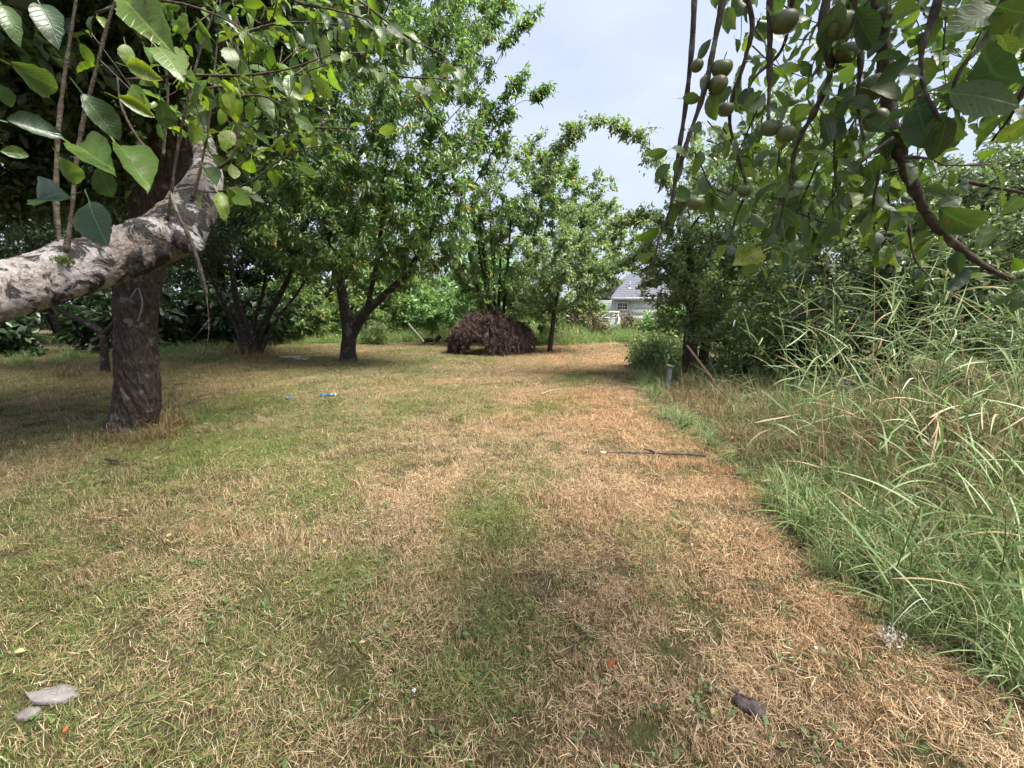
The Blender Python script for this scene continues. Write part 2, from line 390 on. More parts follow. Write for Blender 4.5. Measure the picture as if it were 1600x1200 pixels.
STRAW = [(0, (0.11, 0.066, 0.036)), (0.25, (0.30, 0.195, 0.105)), (0.5, (0.47, 0.325, 0.185)), (0.82, (0.62, 0.46, 0.29)), (1, (0.72, 0.60, 0.43))]
GREEN = [(0, (0.09, 0.125, 0.032)), (0.5, (0.16, 0.205, 0.055)), (1, (0.25, 0.29, 0.10))]
M['lawn'] = grass_mat('lawn', GREEN, STRAW)
M['verge'] = grass_mat('verge', [(0, (0.08, 0.135, 0.038)), (0.5, (0.165, 0.24, 0.078)), (1, (0.33, 0.39, 0.2))], [(0, (0.16, 0.10, 0.05)), (0.6, (0.32, 0.23, 0.12)), (1, (0.46, 0.38, 0.24))])
M['tuft'] = grass_mat('tuft', [(0, (0.085, 0.15, 0.04)), (0.5, (0.18, 0.27, 0.085)), (1, (0.35, 0.42, 0.22))], STRAW, attr=False, fixed=0.10)
M['tuft_dry'] = grass_mat('tuft_dry', [(0, (0.05, 0.09, 0.03)), (1, (0.12, 0.16, 0.06))], [(0, (0.14, 0.08, 0.035)), (0.6, (0.30, 0.19, 0.09)), (1, (0.42, 0.31, 0.18))], attr=False, fixed=0.8)
M['reed'] = grass_mat('reed', [(0, (0.12, 0.20, 0.06)), (0.5, (0.21, 0.30, 0.11)), (1, (0.36, 0.43, 0.24))], STRAW, attr=False, fixed=0.06, trans=0.35)

# ------------------------------------------------------------------ ground
EDGE_PX = [(985, 548), (972, 560), (985, 600), (1000, 640), (1050, 680), (1105, 715), (1165, 765), (1225, 830), (1285, 900), (1370, 985), (1470, 1050), (1600, 1125)]
EDGE = np.array([G(*p)[:2] for p in EDGE_PX])[::-1]      # mown edge on the right side, near to far
def edge_x(y):
    return np.interp(y, EDGE[:, 1], EDGE[:, 0])
BACK_PX = [(-400, 600), (0, 575), (150, 562), (300, 553), (430, 541), (560, 538), (700, 536), (880, 543), (970, 535), (1100, 530), (2000, 530)]
BACK = np.array([G(*p)[:2] for p in BACK_PX])            # far edge of the mown lawn
BACK = BACK[np.argsort(BACK[:, 0])]
def back_y(x):
    return np.interp(x, BACK[:, 0], BACK[:, 1])

def height(x, y):
    d = np.hypot(x, y)
    h = 0.05 * (fbm(x * 0.5, y * 0.5, 3) - 0.5) + 0.025 * (fbm(x * 2.2, y * 2.2, 9, 3) - 0.5)
    e = np.clip((x - edge_x(y)) / 2.0, 0, 1) * (y < 19)
    h = h + 0.18 * e * e * (3 - 2 * e)
    return h * np.clip(d / 1.0, 0.3, 1) * np.clip((120 - d) / 60, 0, 1)

def blob(x, y, px, py, r, asp=1.0):
    c = G(px, py)
    return np.exp(-(((x - c[0]) / r) ** 2 + ((y - c[1]) / (r * asp)) ** 2))

def lawn_fields(x, y):
    dry = 0.63 + 1.15 * (fbm(x * 0.9, y * 0.9, 21) - 0.5) + 0.9 * (fbm(x * 3.1, y * 3.1, 40, 3) - 0.5)
    dry = dry + 0.14 * np.clip((x + 1.2) / 1.5, -1, 1)
    for a in [(545, 905, .22), (790, 985, .3), (700, 1090, .3), (430, 640, 1.1), (640, 640, .8), (900, 590, 1.0), (800, 640, .7),  (1000, 860, .3), (760, 800, .4), (330, 700, 0.7), (480, 790, .4)]:
        dry = dry - 0.42 * blob(x, y, *a)
    for a in [(1010, 730, .7), (1150, 880, .45), (1280, 1000, .4), (600, 830, .3), (360, 850, .5), (640, 770, .4), (900, 680, .8), (1000, 560, 2.0), (560, 550, 1.5), (750, 700, .5), (950, 780, .5), (860, 880, .25)]:
        dry = dry + 0.34 * blob(x, y, *a)
    def line(pts, w):
        c = np.array([G(*p)[:2] for p in pts]); c = c[np.argsort(c[:, 1])]
        return np.exp(-((x - np.interp(y, c[:, 1], c[:, 0])) / w) ** 2)
    wob = 0.5 + 0.9 * fbm(x * 1.3, y * 1.3, 31, 3)
    dry = dry + 0.24 * wob * line([(560, 1190), (640, 900), (700, 760), (790, 640), (880, 560)], .16) + 0.28 * wob * line([(980, 1190), (960, 900), (960, 760), (940, 640), (930, 560)], .18)
    dry = dry - 0.22 * wob * line([(760, 1190), (790, 950), (810, 760), (860, 640), (905, 560)], .17)
    hue = 0.42 + 1.2 * (fbm(x * 0.7 + 5, y * 0.7, 77) - 0.5) + 0.22 * np.clip((x - 0.2) / 1.2, -1, 1)
    for a in [(1180, 880, .6), (1000, 720, .8), (640, 770, .4), (1330, 1000, .5)]:
        hue = hue + 0.18 * blob(x, y, *a)
    bare = 0.0
    for a in [(1075, 790, .10, .8), (1050, 1010, .13, .8), (840, 920, .10, 2.0), (815, 720, .12, 2.0), (600, 965, .06), (1080, 1080, .08), (90, 1080, .1)]:
        bare = bare + blob(x, y, *a)
    bare = bare + 0.9 * np.clip((fbm(x * 2.3, y * 2.3, 91, 3) - 0.62) * 6, 0, 1)
    return np.clip(dry, 0.06, 0.97), np.clip(hue, 0, 1), np.clip(bare, 0, 1)

def grid_sheet(name, xs, ys, mat, zoff=0.0, keep=None):
    X, Y = np.meshgrid(xs, ys)
    V = np.stack([X, Y, height(X, Y) + zoff], -1).reshape(-1, 3)
    ny, nx = X.shape
    i = np.arange(nx * ny).reshape(ny, nx)
    q = np.stack([i[:-1, :-1], i[:-1, 1:], i[1:, 1:], i[1:, :-1]], -1).reshape(-1, 4)
    if keep is not None:
        c = V[q].mean(1); q = q[keep(c[:, 0], c[:, 1])]
        u, inv = np.unique(q, return_inverse=True); V = V[u]; q = inv.reshape(-1, 4)
    me = mesh_from(name, V, q, np.full(len(q), 4), mat, True)
    return me, V

def set_attr(me, name, vals):
    a = me.attributes.new(name, 'FLOAT', 'POINT'); a.data.foreach_set('value', np.ascontiguousarray(vals, np.float32))

def spaced(lo, hi, fine, n):
    u = np.linspace(-1, 1, n); s = np.sinh(u * 5.2) / np.sinh(5.2)
    return np.where(u < 0, s * lo, s * hi)

mg, nt, N, L, out = new_mat('ground')
g = N.new('ShaderNodeNewGeometry')
n1 = N.new('ShaderNodeTexNoise'); n1.inputs['Scale'].default_value = 55; n1.inputs['Detail'].default_value = 6; n1.inputs['Roughness'].default_value = 0.7
n2 = N.new('ShaderNodeTexNoise'); n2.inputs['Scale'].default_value = 2.5; n2.inputs['Detail'].default_value = 4
L.new(g.outputs['Position'], n1.inputs['Vector']); L.new(g.outputs['Position'], n2.inputs['Vector'])
ra = ramp(N, [(0.3, (0.03, 0.022, 0.014)), (0.5, (0.08, 0.058, 0.034)), (0.7, (0.2, 0.145, 0.085))]); L.new(n1.outputs['Fac'], ra.inputs['Fac'])
rb = ramp(N, [(0.3, (0.03, 0.034, 0.014)), (0.55, (0.07, 0.07, 0.028)), (0.7, (0.15, 0.12, 0.065))]); L.new(n1.outputs['Fac'], rb.inputs['Fac'])
r2 = ramp(N, [(0.42, (0, 0, 0)), (0.58, (1, 1, 1))]); L.new(n2.outputs['Fac'], r2.inputs['Fac'])
mx = N.new('ShaderNodeMix'); mx.data_type = 'RGBA'; L.new(r2.outputs['Color'], mx.inputs['Factor']); L.new(ra.outputs['Color'], mx.inputs['A']); L.new(rb.outputs['Color'], mx.inputs['B'])
pb = N.new('ShaderNodeBsdfPrincipled'); pb.inputs['Roughness'].default_value = 0.95; pb.inputs['Specular IOR Level'].default_value = 0.1
L.new(mx.outputs['Result'], pb.inputs['Base Color'])
bp = N.new('ShaderNodeBump'); bp.inputs['Strength'].default_value = 0.8; bp.inputs['Distance'].default_value = 0.03
L.new(n1.outputs['Fac'], bp.inputs['Height']); L.new(bp.outputs['Normal'], pb.inputs['Normal']); L.new(pb.outputs[0], out.inputs['Surface'])
M['ground'] = mg
xs = spaced(600, 600, 0.1, 231); ys = spaced(600, 600, 0.1, 231) + 3.0
me, _ = grid_sheet('ground', xs, ys, M['ground'])
ground = bpy.data.objects.new('ground', me); COL.objects.link(ground)
tag(ground, 'dry brown earth under the mown orchard grass', 'ground', kind='structure')

# ------------------------------------------------------------------ grass as stuff: tufts scattered with geometry nodes
def blade_mesh(name, n, rad, hmin, hmax, lean, width, mat, seg=2, droop=0.5, seed=0, lie=0.0):
    r = np.random.default_rng(seed)
    V, Fc = [], []
    for k in range(n):
        a = r.uniform(0, 2 * np.pi); d = rad * math.sqrt(r.uniform())
        base = np.array([d * math.cos(a), d * math.sin(a), -0.004])
        h = r.uniform(hmin, hmax); az = r.uniform(0, 2 * np.pi)
        el = R(88) - abs(r.normal(0, 1)) * R(lean)
        if r.uniform() < lie: el = r.uniform(R(3), R(22)); base[2] = r.uniform(0.002, 0.03)
        el = max(el, R(3))
        dirv = np.array([math.cos(az) * math.cos(el), math.sin(az) * math.cos(el), math.sin(el)])
        side = np.array([-math.sin(az), math.cos(az), 0]); w = width * r.uniform(0.6, 1.3)
        if r.uniform() < 0.5: side = unit(side + np.array([0, 0, r.normal(0, 0.6)]))
        b0 = len(V); p = base.copy(); dd = dirv.copy()
        for s in range(seg):
            ww = w * (1 - 0.35 * s / seg) / 2
            V += [p - side * ww, p + side * ww]
            p = p + dd * h / seg
            dd = unit(dd + np.array([0, 0, -droop * (0.5 + r.uniform()) / seg]) + np.r_[r.normal(0, 0.12, 2), 0])
        V.append(p)
        if lie: 
            for v in range(b0, len(V)): V[v][2] = max(V[v][2], -0.004)
        for s in range(seg - 1): i = b0 + 2 * s; Fc.append((i, i + 1, i + 3, i + 2))
        i = b0 + 2 * (seg - 1); Fc.append((i, i + 1, i + 2))
    return mesh_from(name, np.array(V), [i for f in Fc for i in f], [len(f) for f in Fc], mat)

def source_collection(name, meshes):
    c = bpy.data.collections.new(name)
    for i, me in enumerate(meshes):
        o = bpy.data.objects.new(me.name, me); c.objects.link(o)
    return c

def scatter(obj, coll, seed, smin, smax, tilt=0.15):
    ng = bpy.data.node_groups.new(obj.name + '_scatter', 'GeometryNodeTree')
    ng.interface.new_socket('Geometry', in_out='INPUT', socket_type='NodeSocketGeometry')
    ng.interface.new_socket('Geometry', in_out='OUTPUT', socket_type='NodeSocketGeometry')
    n, l = ng.nodes, ng.links
    gi, go = n.new('NodeGroupInput'), n.new('NodeGroupOutput')
    dp = n.new('GeometryNodeDistributePointsOnFaces'); dp.inputs['Seed'].default_value = seed
    na = n.new('GeometryNodeInputNamedAttribute'); na.data_type = 'FLOAT'; na.inputs['Name'].default_value = 'dens'
    ns = n.new('GeometryNodeInputNamedAttribute'); ns.data_type = 'FLOAT'; ns.inputs['Name'].default_value = 'size'
    ci = n.new('GeometryNodeCollectionInfo'); ci.inputs['Collection'].default_value = coll
    ci.inputs['Separate Children'].default_value = True; ci.inputs['Reset Children'].default_value = True
    ip = n.new('GeometryNodeInstanceOnPoints'); ip.inputs['Pick Instance'].default_value = True
    rv = n.new('FunctionNodeRandomValue'); rv.data_type = 'FLOAT_VECTOR'
    rv.inputs['Min'].default_value = (-tilt, -tilt, 0); rv.inputs['Max'].default_value = (tilt, tilt, 6.283)
    rs = n.new('FunctionNodeRandomValue'); rs.data_type = 'FLOAT'; rs.inputs['Seed'].default_value = 3
    fo = [s for s in rs.inputs if s.type == 'VALUE']; fo[0].default_value = smin; fo[1].default_value = smax
    fout = [s for s in rs.outputs if s.type == 'VALUE'][0]
    mu = n.new('ShaderNodeMath'); mu.operation = 'MULTIPLY'
    l.new(gi.outputs[0], dp.inputs['Mesh']); l.new(na.outputs['Attribute'], dp.inputs['Density'])
    l.new(dp.outputs['Points'], ip.inputs['Points']); l.new(ci.outputs[0], ip.inputs['Instance'])
    l.new(rv.outputs[0], ip.inputs['Rotation'])
    l.new(fout, mu.inputs[0]); l.new(ns.outputs['Attribute'], mu.inputs[1]); l.new(mu.outputs[0], ip.inputs['Scale'])
    l.new(ip.outputs['Instances'], go.inputs[0])
    md = obj.modifiers.new('scatter', 'NODES'); md.node_group = ng

def in_view(x, y, pad=1.2):
    return (np.abs(x) < np.maximum(y, 0) * 1.28 + pad) & (y > 0.55)

# mown lawn
src = []
for k in range(4): src.append(blade_mesh('lawn_tuft', 130, 0.085, 0.018, 0.05, 36, 0.0022, M['lawn'], seg=2, droop=0.7, seed=k))
for k in range(4): src.append(blade_mesh('lawn_thatch', 140, 0.10, 0.02, 0.065, 50, 0.0020, M['lawn'], seg=2, droop=0.12, seed=20 + k, lie=0.75))
for k in range(1): src.append(blade_mesh('lawn_tall', 60, 0.08, 0.04, 0.085, 30, 0.003, M['lawn'], seg=3, droop=0.9, seed=40 + k))
def weed_mesh(seed):
    r = np.random.default_rng(seed); V, Fc = [], []
    for k in range(8):
        a = r.uniform(0, 6.28); d = np.array([math.cos(a), math.sin(a), .25]); sd_ = np.array([-math.sin(a), math.cos(a), 0]); o = np.array([*r.normal(0, .02, 2), .012 + r.uniform(0, .02)]); l = r.uniform(.014, .03)
        b = len(V); V += [o, o + d * l * .5 + sd_ * l * .32, o + d * l, o + d * l * .5 - sd_ * l * .32]; Fc.append((b, b + 1, b + 2, b + 3))
    return mesh_from('lawn_weed', np.array(V), [i for f in Fc for i in f], [4] * len(Fc), M['weed'])
M['weed'] = grass_mat('weed', [(0, (.06, .11, .035)), (1, (.14, .20, .07))], STRAW, attr=False, fixed=-.01)
src.append(weed_mesh(3))
lawn_src = source_collection('lawn_tufts', src)
gx = np.concatenate([np.linspace(-27, -6, 70)[:-1], np.linspace(-6, 6, 150), np.linspace(6, 20, 40)[1:]])
gy = np.concatenate([np.linspace(0.5, 7, 100)[:-1], np.linspace(7, 26, 80)])
me, V = grid_sheet('lawn_grass', gx, gy, M['ground'], 0.0, keep=lambda x, y: in_view(x, y) & (x < edge_x(y) + 0.5) & (y < back_y(x) + 0.5))
x, y = V[:, 0], V[:, 1]
dry, hue, bare = lawn_fields(x, y)
d = np.hypot(x, y)
dens = (0.55 + 0.9 * vnoise(x * 6, y * 6, 5)) * np.where(d < 4, 220, np.where(d < 8, 150, 90)) * (1 - 0.88 * bare) * np.clip(1 - (x - edge_x(y)) / 0.4, 0, 1) * np.clip(1 - (y - back_y(x)) / 0.5, 0, 1)
set_attr(me, 'dry', dry); set_attr(me, 'hue', hue); set_attr(me, 'dens', dens); set_attr(me, 'size', np.clip(0.9 + d * 0.045, 0.95, 1.7))
lawn = bpy.data.objects.new('lawn_grass', me); COL.objects.link(lawn)
tag(lawn, 'short mown grass, patchy straw brown and green, across the clearing', 'grass', kind='stuff')
scatter(lawn, lawn_src, 4, 0.7, 1.3)

# rough uncut grass on the right bank and along the back of the clearing
src = []
for k in range(3): src.append(blade_mesh('rough_green', 55, 0.12, 0.22, 0.55, 30, 0.0065, M['verge'], seg=5, droop=1.5, seed=60 + k))
for k in range(3): src.append(blade_mesh('rough_tangle', 50, 0.18, 0.25, 0.75, 50, 0.0058, M['verge'], seg=4, droop=0.75, seed=70 + k, lie=0.4))
for k in range(2): src.append(blade_mesh('rough_flopped', 26, .14, .45, .9, 50, .0085, M['verge'], seg=6, droop=1.7, seed=90 + k))
rough_src = source_collection('rough_tufts', src)
def rough_sheet(name, label, gx, gy, keep, densf, dryf, sizef, seed):
    me, V = grid_sheet(name, gx, gy, M['ground'], 0.0, keep=keep)
    x, y = V[:, 0], V[:, 1]
    set_attr(me, 'dry', np.clip(dryf(x, y), 0, 1)); set_attr(me, 'hue', np.full(len(x), 0.35))
    set_attr(me, 'dens', densf(x, y)); set_attr(me, 'size', sizef(x, y))
    o = bpy.data.objects.new(name, me); COL.objects.link(o); tag(o, label, 'grass', kind='stuff')
    scatter(o, rough_src, seed, 0.7, 1.25, 0.2)
    return o
def rb_dry(x, y):
    e = x - edge_x(y)
    g = 0.44 - 0.32 * np.exp(-((e - 0.15) / 0.5) ** 2) + 1.0 * (fbm(x * 0.8, y * 0.8, 55) - 0.5)
    return g - 0.06 * (y < 2.8)
rough_sheet('bank_grass', 'tangle of uncut green and dead brown grass covering the bank', np.linspace(0.5, 16, 160), np.linspace(0.6, 17, 160),
            lambda x, y: in_view(x, y, 2.0) & (x > edge_x(y)) & (x < edge_x(y) + 7),
            lambda x, y: (26 + 26 * (y < 4)) * np.clip((x - edge_x(y)) / 0.25, 0.1, 1), rb_dry,
            lambda x, y: np.where(y > 4.2, np.clip(0.45 + 0.12 * (x - edge_x(y)), .4, .8), np.clip(0.5 + 0.36 * (x - edge_x(y)), 0.5, 1.3)) * (0.65 + 0.7 * fbm(x * 1.1, y * 1.1, 19)), 8)
rough_src_verge = rough_src
M['meadow'] = grass_mat('meadow', [(0, (.11, .20, .045)), (.5, (.20, .31, .08)), (1, (.32, .42, .17))], STRAW)
src = []
for k in range(4): src.append(blade_mesh('meadow_tuft', 60, .14, .2, .55, 30, .009, M['meadow'], seg=4, droop=1.3, seed=80 + k))
rough_src = source_collection('meadow_tufts', src)
def back_band(x, y): return (y > back_y(x)) & (y < back_y(x) + 9)
rough_sheet('meadow_grass', 'tall green grass growing along the far edge of the lawn', np.linspace(-30, 16, 140), np.linspace(9, 34, 90),
            lambda x, y: in_view(x, y) & back_band(x, y),
            lambda x, y: 16.0 * np.clip((y - back_y(x)) / 0.4, 0, 1) * np.where(x < -9, np.clip(1 - (y - back_y(x) - 1.0) / 1.5, 0, 1), 1), lambda x, y: 0.10 + 0.5 * (fbm(x * 0.5, y * 0.5, 66) - 0.5),
            lambda x, y: np.clip(1.0 + (y - back_y(x)) * 0.35, 1.0, 1.9) * (0.7 + 0.6 * fbm(x * .6, y * .6, 12)) * np.where(x < -9, .6, 1), 9)

# ------------------------------------------------------------------ trees
def ell(px, py, rpx, rpy, Y, ry):           # a crown volume: centre and radii in metres
    return (P(px, py, Y), np.array([rpx * Y / F, ry, rpy * Y / F]))

def fill(rg, ells, n, shell=0.55):
    vol = np.array([np.prod(e[1]) ** 0.8 for e in ells]); k = rg.choice(len(ells), n, p=vol / vol.sum())
    d = unit(rg.normal(size=(n, 3))); r = rg.uniform(shell ** 3, 1, n) ** (1 / 3)
    C = np.array([e[0] for e in ells])[k]; S = np.array([e[1] for e in ells])[k]
    return C + d * r[:, None] * S

class Skel:
    def __init__(s, rg): s.rg, s.p, s.par, s.r, s.plen, s.tips = rg, [], [], [], [], []
    def path(s, pts, rad, parent=-1):
        pts = np.asarray(pts, float); rad = resample(rad, len(pts))
        for i, q in enumerate(pts):
            pl = 0 if parent < 0 else s.plen[parent] + np.linalg.norm(q - s.p[parent])
            s.p.append(q); s.par.append(parent); s.r.append(rad[i]); s.plen.append(pl); parent = len(s.p) - 1
        return parent
    def grow(s, targets, step=0.35, first=0, bend=0.5, droop=0.0, wob=0.05, path_cost=0.15):
        rg = s.rg
        n0 = len(s.p); cap = n0 + len(targets) * 14
        A = np.zeros((cap, 3)); A[:n0] = s.p; D = np.zeros((cap, 3)); D[:, 2] = 1
        PL = np.zeros(cap); PL[:n0] = s.plen
        for i in range(n0):
            if s.par[i] >= 0: D[i] = unit(s.p[i] - s.p[s.par[i]])
        order = np.argsort(np.min(np.linalg.norm(targets[:, None] - A[None, first:n0:3], axis=2), axis=1) + rg.uniform(0, 0.4, len(targets)))
        n = n0
        for ti in order:
            t = targets[ti]; v = t - A[first:n]; d = np.linalg.norm(v, axis=1) + 1e-6
            cs = np.sum(v * D[first:n], axis=1) / d
            j = first + int(np.argmin(d * (1.35 - 0.55 * cs) + path_cost * PL[first:n]))
            v = t - A[j]; d = np.linalg.norm(v)
            k = int(min(12, max(2, math.ceil(d / step))))
            if n + k >= cap: break
            c1 = A[j] + D[j] * d * bend * 0.6
            c2 = t - unit(v) * d * 0.3 + np.array([0, 0, droop * d])
            par = j
            for q in range(1, k + 1):
                u = q / k
                pt = (1 - u) ** 3 * A[j] + 3 * (1 - u) ** 2 * u * c1 + 3 * (1 - u) * u * u * c2 + u ** 3 * t
                if q < k: pt = pt + rg.normal(0, wob * min(d, 1), 3)
                A[n] = pt; D[n] = unit(pt - A[par]); PL[n] = PL[par] + np.linalg.norm(pt - A[par])
                s.p.append(pt); s.par.append(par); s.r.append(0); s.plen.append(PL[n]); par = n; n += 1
            s.tips.append(par)
        return s
    def finish(s, r0=0.004, pw=2.3, limit=None):
        n = len(s.p); s.P = np.array(s.p); s.par = np.array(s.par)
        acc = np.zeros(n); kids = [[] for _ in range(n)]
        for i in range(n):
            if s.par[i] >= 0: kids[s.par[i]].append(i)
        rad = np.zeros(n)
        for i in range(n - 1, -1, -1):
            rr = (acc[i] if acc[i] > 0 else r0 ** pw) ** (1 / pw)
            rad[i] = max(s.r[i], min(rr, limit or 9)) if s.r[i] > 0 else min(rr, limit or 9)
            if s.par[i] >= 0: acc[s.par[i]] += rad[i] ** pw if s.r[i] == 0 else 0
        s.rad = rad; s.kids = kids
        return s
    def tubes(s, lo=0.0, hi=9.0):           # chains of branch whose first radius lies in [lo, hi)
        V, Q, nv = [], [], 0
        start = [i for i in range(len(s.p)) if s.par[i] < 0]
        while start:
            i = start.pop(); ch = [i]
            root = s.par[i]
            while s.kids[i]:
                ks = sorted(s.kids[i], key=lambda c: -s.rad[c]); start += ks[1:]; i = ks[0]; ch.append(i)
            r_first = s.rad[ch[0]]
            pts = ([s.P[root]] if root >= 0 else []) + [s.P[c] for c in ch]
            rd = ([min(s.rad[root], r_first * 1.15)] if root >= 0 else []) + [s.rad[c] for c in ch]
            if len(pts) < 2 or not (lo <= r_first < hi): continue
            m = 4 if r_first < 0.012 else 6 if r_first < 0.04 else 10
            if r_first < 0.006: m = 3
            v, q = tube_arrays(np.array(pts), np.array(rd), m)
            V.append(v); Q.append(q + nv); nv += len(v)
        if not V: return None
        return np.concatenate(V), np.concatenate(Q)
    def twig_points(s, back=3):
        out_p, out_d, out_t = [], [], []
        for t in s.tips:
            i = t
            for k in range(back):
                j = s.par[i]
                if j < 0: break
                out_p.append((s.P[j], s.P[i])); out_d.append(unit(s.P[i] - s.P[j])); i = j
        return np.array(out_p), np.array(out_d)

def add_mesh(name, V, Q, mat, parent, smooth=True, k=4):
    me = mesh_from(name, V - org(parent), Q, np.full(len(Q), k), mat, smooth)
    o = bpy.data.objects.new(name, me); COL.objects.link(o)
    if parent is not None: o.parent = parent; ORIGIN[o.name] = org(parent)
    return o

def leaf_arrays(rg, base, direc, length, ratio=0.5, fold=0.22, curl=0.15, up=0.6, six=False):
    n = len(base); D = unit(direc)
    nr = unit(rg.normal(size=(n, 3)) * (1 - up) + np.array([0, 0, up]))
    S = unit(np.cross(D, nr)); Nn = np.cross(S, D)
    Lg = (length * np.clip(rg.normal(1, 0.3, n), 0.4, 1.7))[:, None]; W = Lg * ratio * rg.uniform(0.8, 1.15, (n, 1))
    cu = Lg * curl * rg.uniform(0.2, 1.6, (n, 1)); fo = W * fold * rg.uniform(0.2, 1.5, (n, 1))
    if not six:
        V = np.stack([base, base + D * Lg * 0.45 + S * W / 2 + Nn * fo, base + D * Lg - Nn * cu, base + D * Lg * 0.45 - S * W / 2 + Nn * fo], 1)
        f = np.array([[0, 1, 2], [0, 2, 3]])
        m = 4
    else:
        V = np.stack([base, base + D * Lg * 0.28 + S * W * 0.42 + Nn * fo, base + D * Lg * 0.66 + S * W * 0.44 + Nn * (fo - cu * 0.4),
                      base + D * Lg - Nn * cu, base + D * Lg * 0.66 - S * W * 0.44 + Nn * (fo - cu * 0.4), base + D * Lg * 0.28 - S * W * 0.42 + Nn * fo], 1)
        f = np.array([[0, 1, 2], [0, 2, 3], [0, 3, 4], [0, 4, 5]])
        m = 6
    Fc = (np.arange(n) * m)[:, None, None] + f[None]
    return V.reshape(-1, 3), Fc.reshape(-1, 3)

def crown_leaves(sk, rg, n, length, ratio, spread, droop=0.25, back=3, six=False, up=0.6, fold=0.22, clip=None, out=0.8):
    seg, dr = sk.twig_points(back)
    k = rg.integers(0, len(seg), n); u = rg.uniform(0, 1, (n, 1))
    base = seg[k, 0] * (1 - u) + seg[k, 1] * u + rg.normal(0, spread, (n, 3))
    d = dr[k] * out + rg.normal(0, 0.6, (n, 3)) + np.array([0, 0, -droop])
    if clip is not None:
        kp = clip(base); base, d = base[kp], d[kp]
    base[:, 2] = np.maximum(base[:, 2], 0.05)
    return leaf_arrays(rg, base, d, length, ratio, up=up, six=six, fold=fold)

def tree(name, label, cat, base, trunks, ells, targets, leaves, leaf_len, leaf_m, bark_m, seed, ratio=0.5, spread=0.07, droop=0.25,
         step=0.35, shell=0.5, six=False, side=(.8, 2, 5, .13), group=None, back=3, path_cost=0.15, bend=0.5, tdroop=0.0, up=0.6, extra=None, clip=None, limit=None, r0=0.004, first=None, fold=0.22):
    rg = np.random.default_rng(seed)
    root = empty(name, (base[0], base[1], 0.0), label, cat, group)
    sk = Skel(rg)
    for pts, rad, frm in trunks:            # frm: None starts at the ground, else index of a previous trunk path to fork from
        pts = smooth_path(pts, 5)
        par = -1
        if frm is not None:
            A = np.array(sk.p); par = int(np.argmin(np.linalg.norm(A - pts[0], axis=1)))
        sk.path(pts, rad, par)
    nt_ = len(sk.p)
    f0 = int(nt_ * 0.25) if first is None else first
    T = fill(rg, ells, targets, shell)
    if clip is not None: T = T[clip(T)]
    T = T[T[:, 2] > 0.25]
    sk.grow(T, step, f0, bend, tdroop, path_cost=path_cost)
    if extra is not None:
        for pts in extra:
            pts = smooth_path(pts, 5); pts[2:] += rg.normal(0, .035, pts[2:].shape)
            A = np.array(sk.p); par = int(np.argmin(np.linalg.norm(A - pts[0], axis=1)))
            e = sk.path(pts, np.linspace(0.012, 0.004, len(pts)), par)
            n1_ = len(sk.p); T2 = []
            for q in range(n1_ - len(pts) + 2, n1_):
                if rg.uniform() < side[0]:
                    for _ in range(int(rg.integers(side[1], side[2]))): T2.append(sk.p[q] + rg.normal(0, 1, 3) * np.array([1, 1, .75]) * side[3] * rg.uniform(.4, 1.4))
            if T2: sk.grow(np.array(T2), .12, n1_ - len(pts), .4, 0, .04, .02)
            sk.tips.append(e)
    sk.finish(r0, limit=limit)
    lo = max(0.02, 0.0)
    tr = sk.tubes(0.045, 9)
    if tr: add_mesh('trunk', tr[0], tr[1], bark_m, root)
    tb = sk.tubes(0.0, 0.045)
    if tb: add_mesh('branches', tb[0], tb[1], bark_m, root)['kind'] = 'stuff'
    V, Fc = crown_leaves(sk, rg, leaves, leaf_len, ratio, spread, droop, back, six, up, fold, clip)
    cr = add_mesh('crown', V, Fc, leaf_m, root, False, 3); cr['kind'] = 'stuff'
    return root, sk

def ground_z(p): return np.array([p[0], p[1], float(height(np.array([p[0]]), np.array([p[1]]))[0])])

# cherry tree with a forked trunk, middle of the clearing
b = G(545, 566); Yc = b[1]
lab = 'tall cherry tree with a low forked dark trunk standing in the open lawn'
trunk1 = [P(545, 569, Yc), P(544, 545, Yc), P(546, 520, Yc), P(540, 490, Yc), P(533, 450, Yc), P(520, 390, Yc - .3), P(505, 300, Yc - .8), P(520, 180, Yc - 1)]
trunk2 = [P(549, 525, Yc), P(560, 505, Yc), P(574, 485, Yc - .2), P(600, 462, Yc - .4), P(640, 420, Yc - .6), P(680, 340, Yc - 1.0), P(700, 230, Yc - 1.2)]
trunk3 = [P(572, 488, Yc - .2), P(578, 462, Yc - .2), P(590, 400, Yc - .4), P(600, 300, Yc - .8), P(610, 150, Yc - 1)]
shoots = [[P(690, 200, Yc - 1.2), P(760, 120, Yc - 1.2), P(800, 60, Yc - 1.2), P(845, 8, Yc - 1.2)],
          [P(720, 230, Yc - 1.4), P(770, 170, Yc - 1.4), P(800, 135, Yc - 1.4), P(826, 110, Yc - 1.4)],
          [P(730, 260, Yc - 1.4), P(780, 190, Yc - 1.4), P(810, 165, Yc - 1.4), P(856, 134, Yc - 1.4)],
          [P(700, 160, Yc - 1.0), P(740, 100, Yc - 1.0), P(765, 50, Yc - 1.0), P(785, 5, Yc - 1.0)],
          [P(690, 130, Yc - 1.0), P(735, 60, Yc - 1.0), P(750, 20, Yc - 1.0), P(760, -30, Yc - 1.0)],
          [P(740, 290, Yc - 1.4), P(775, 235, Yc - 1.4), P(792, 210, Yc - 1.4)]]
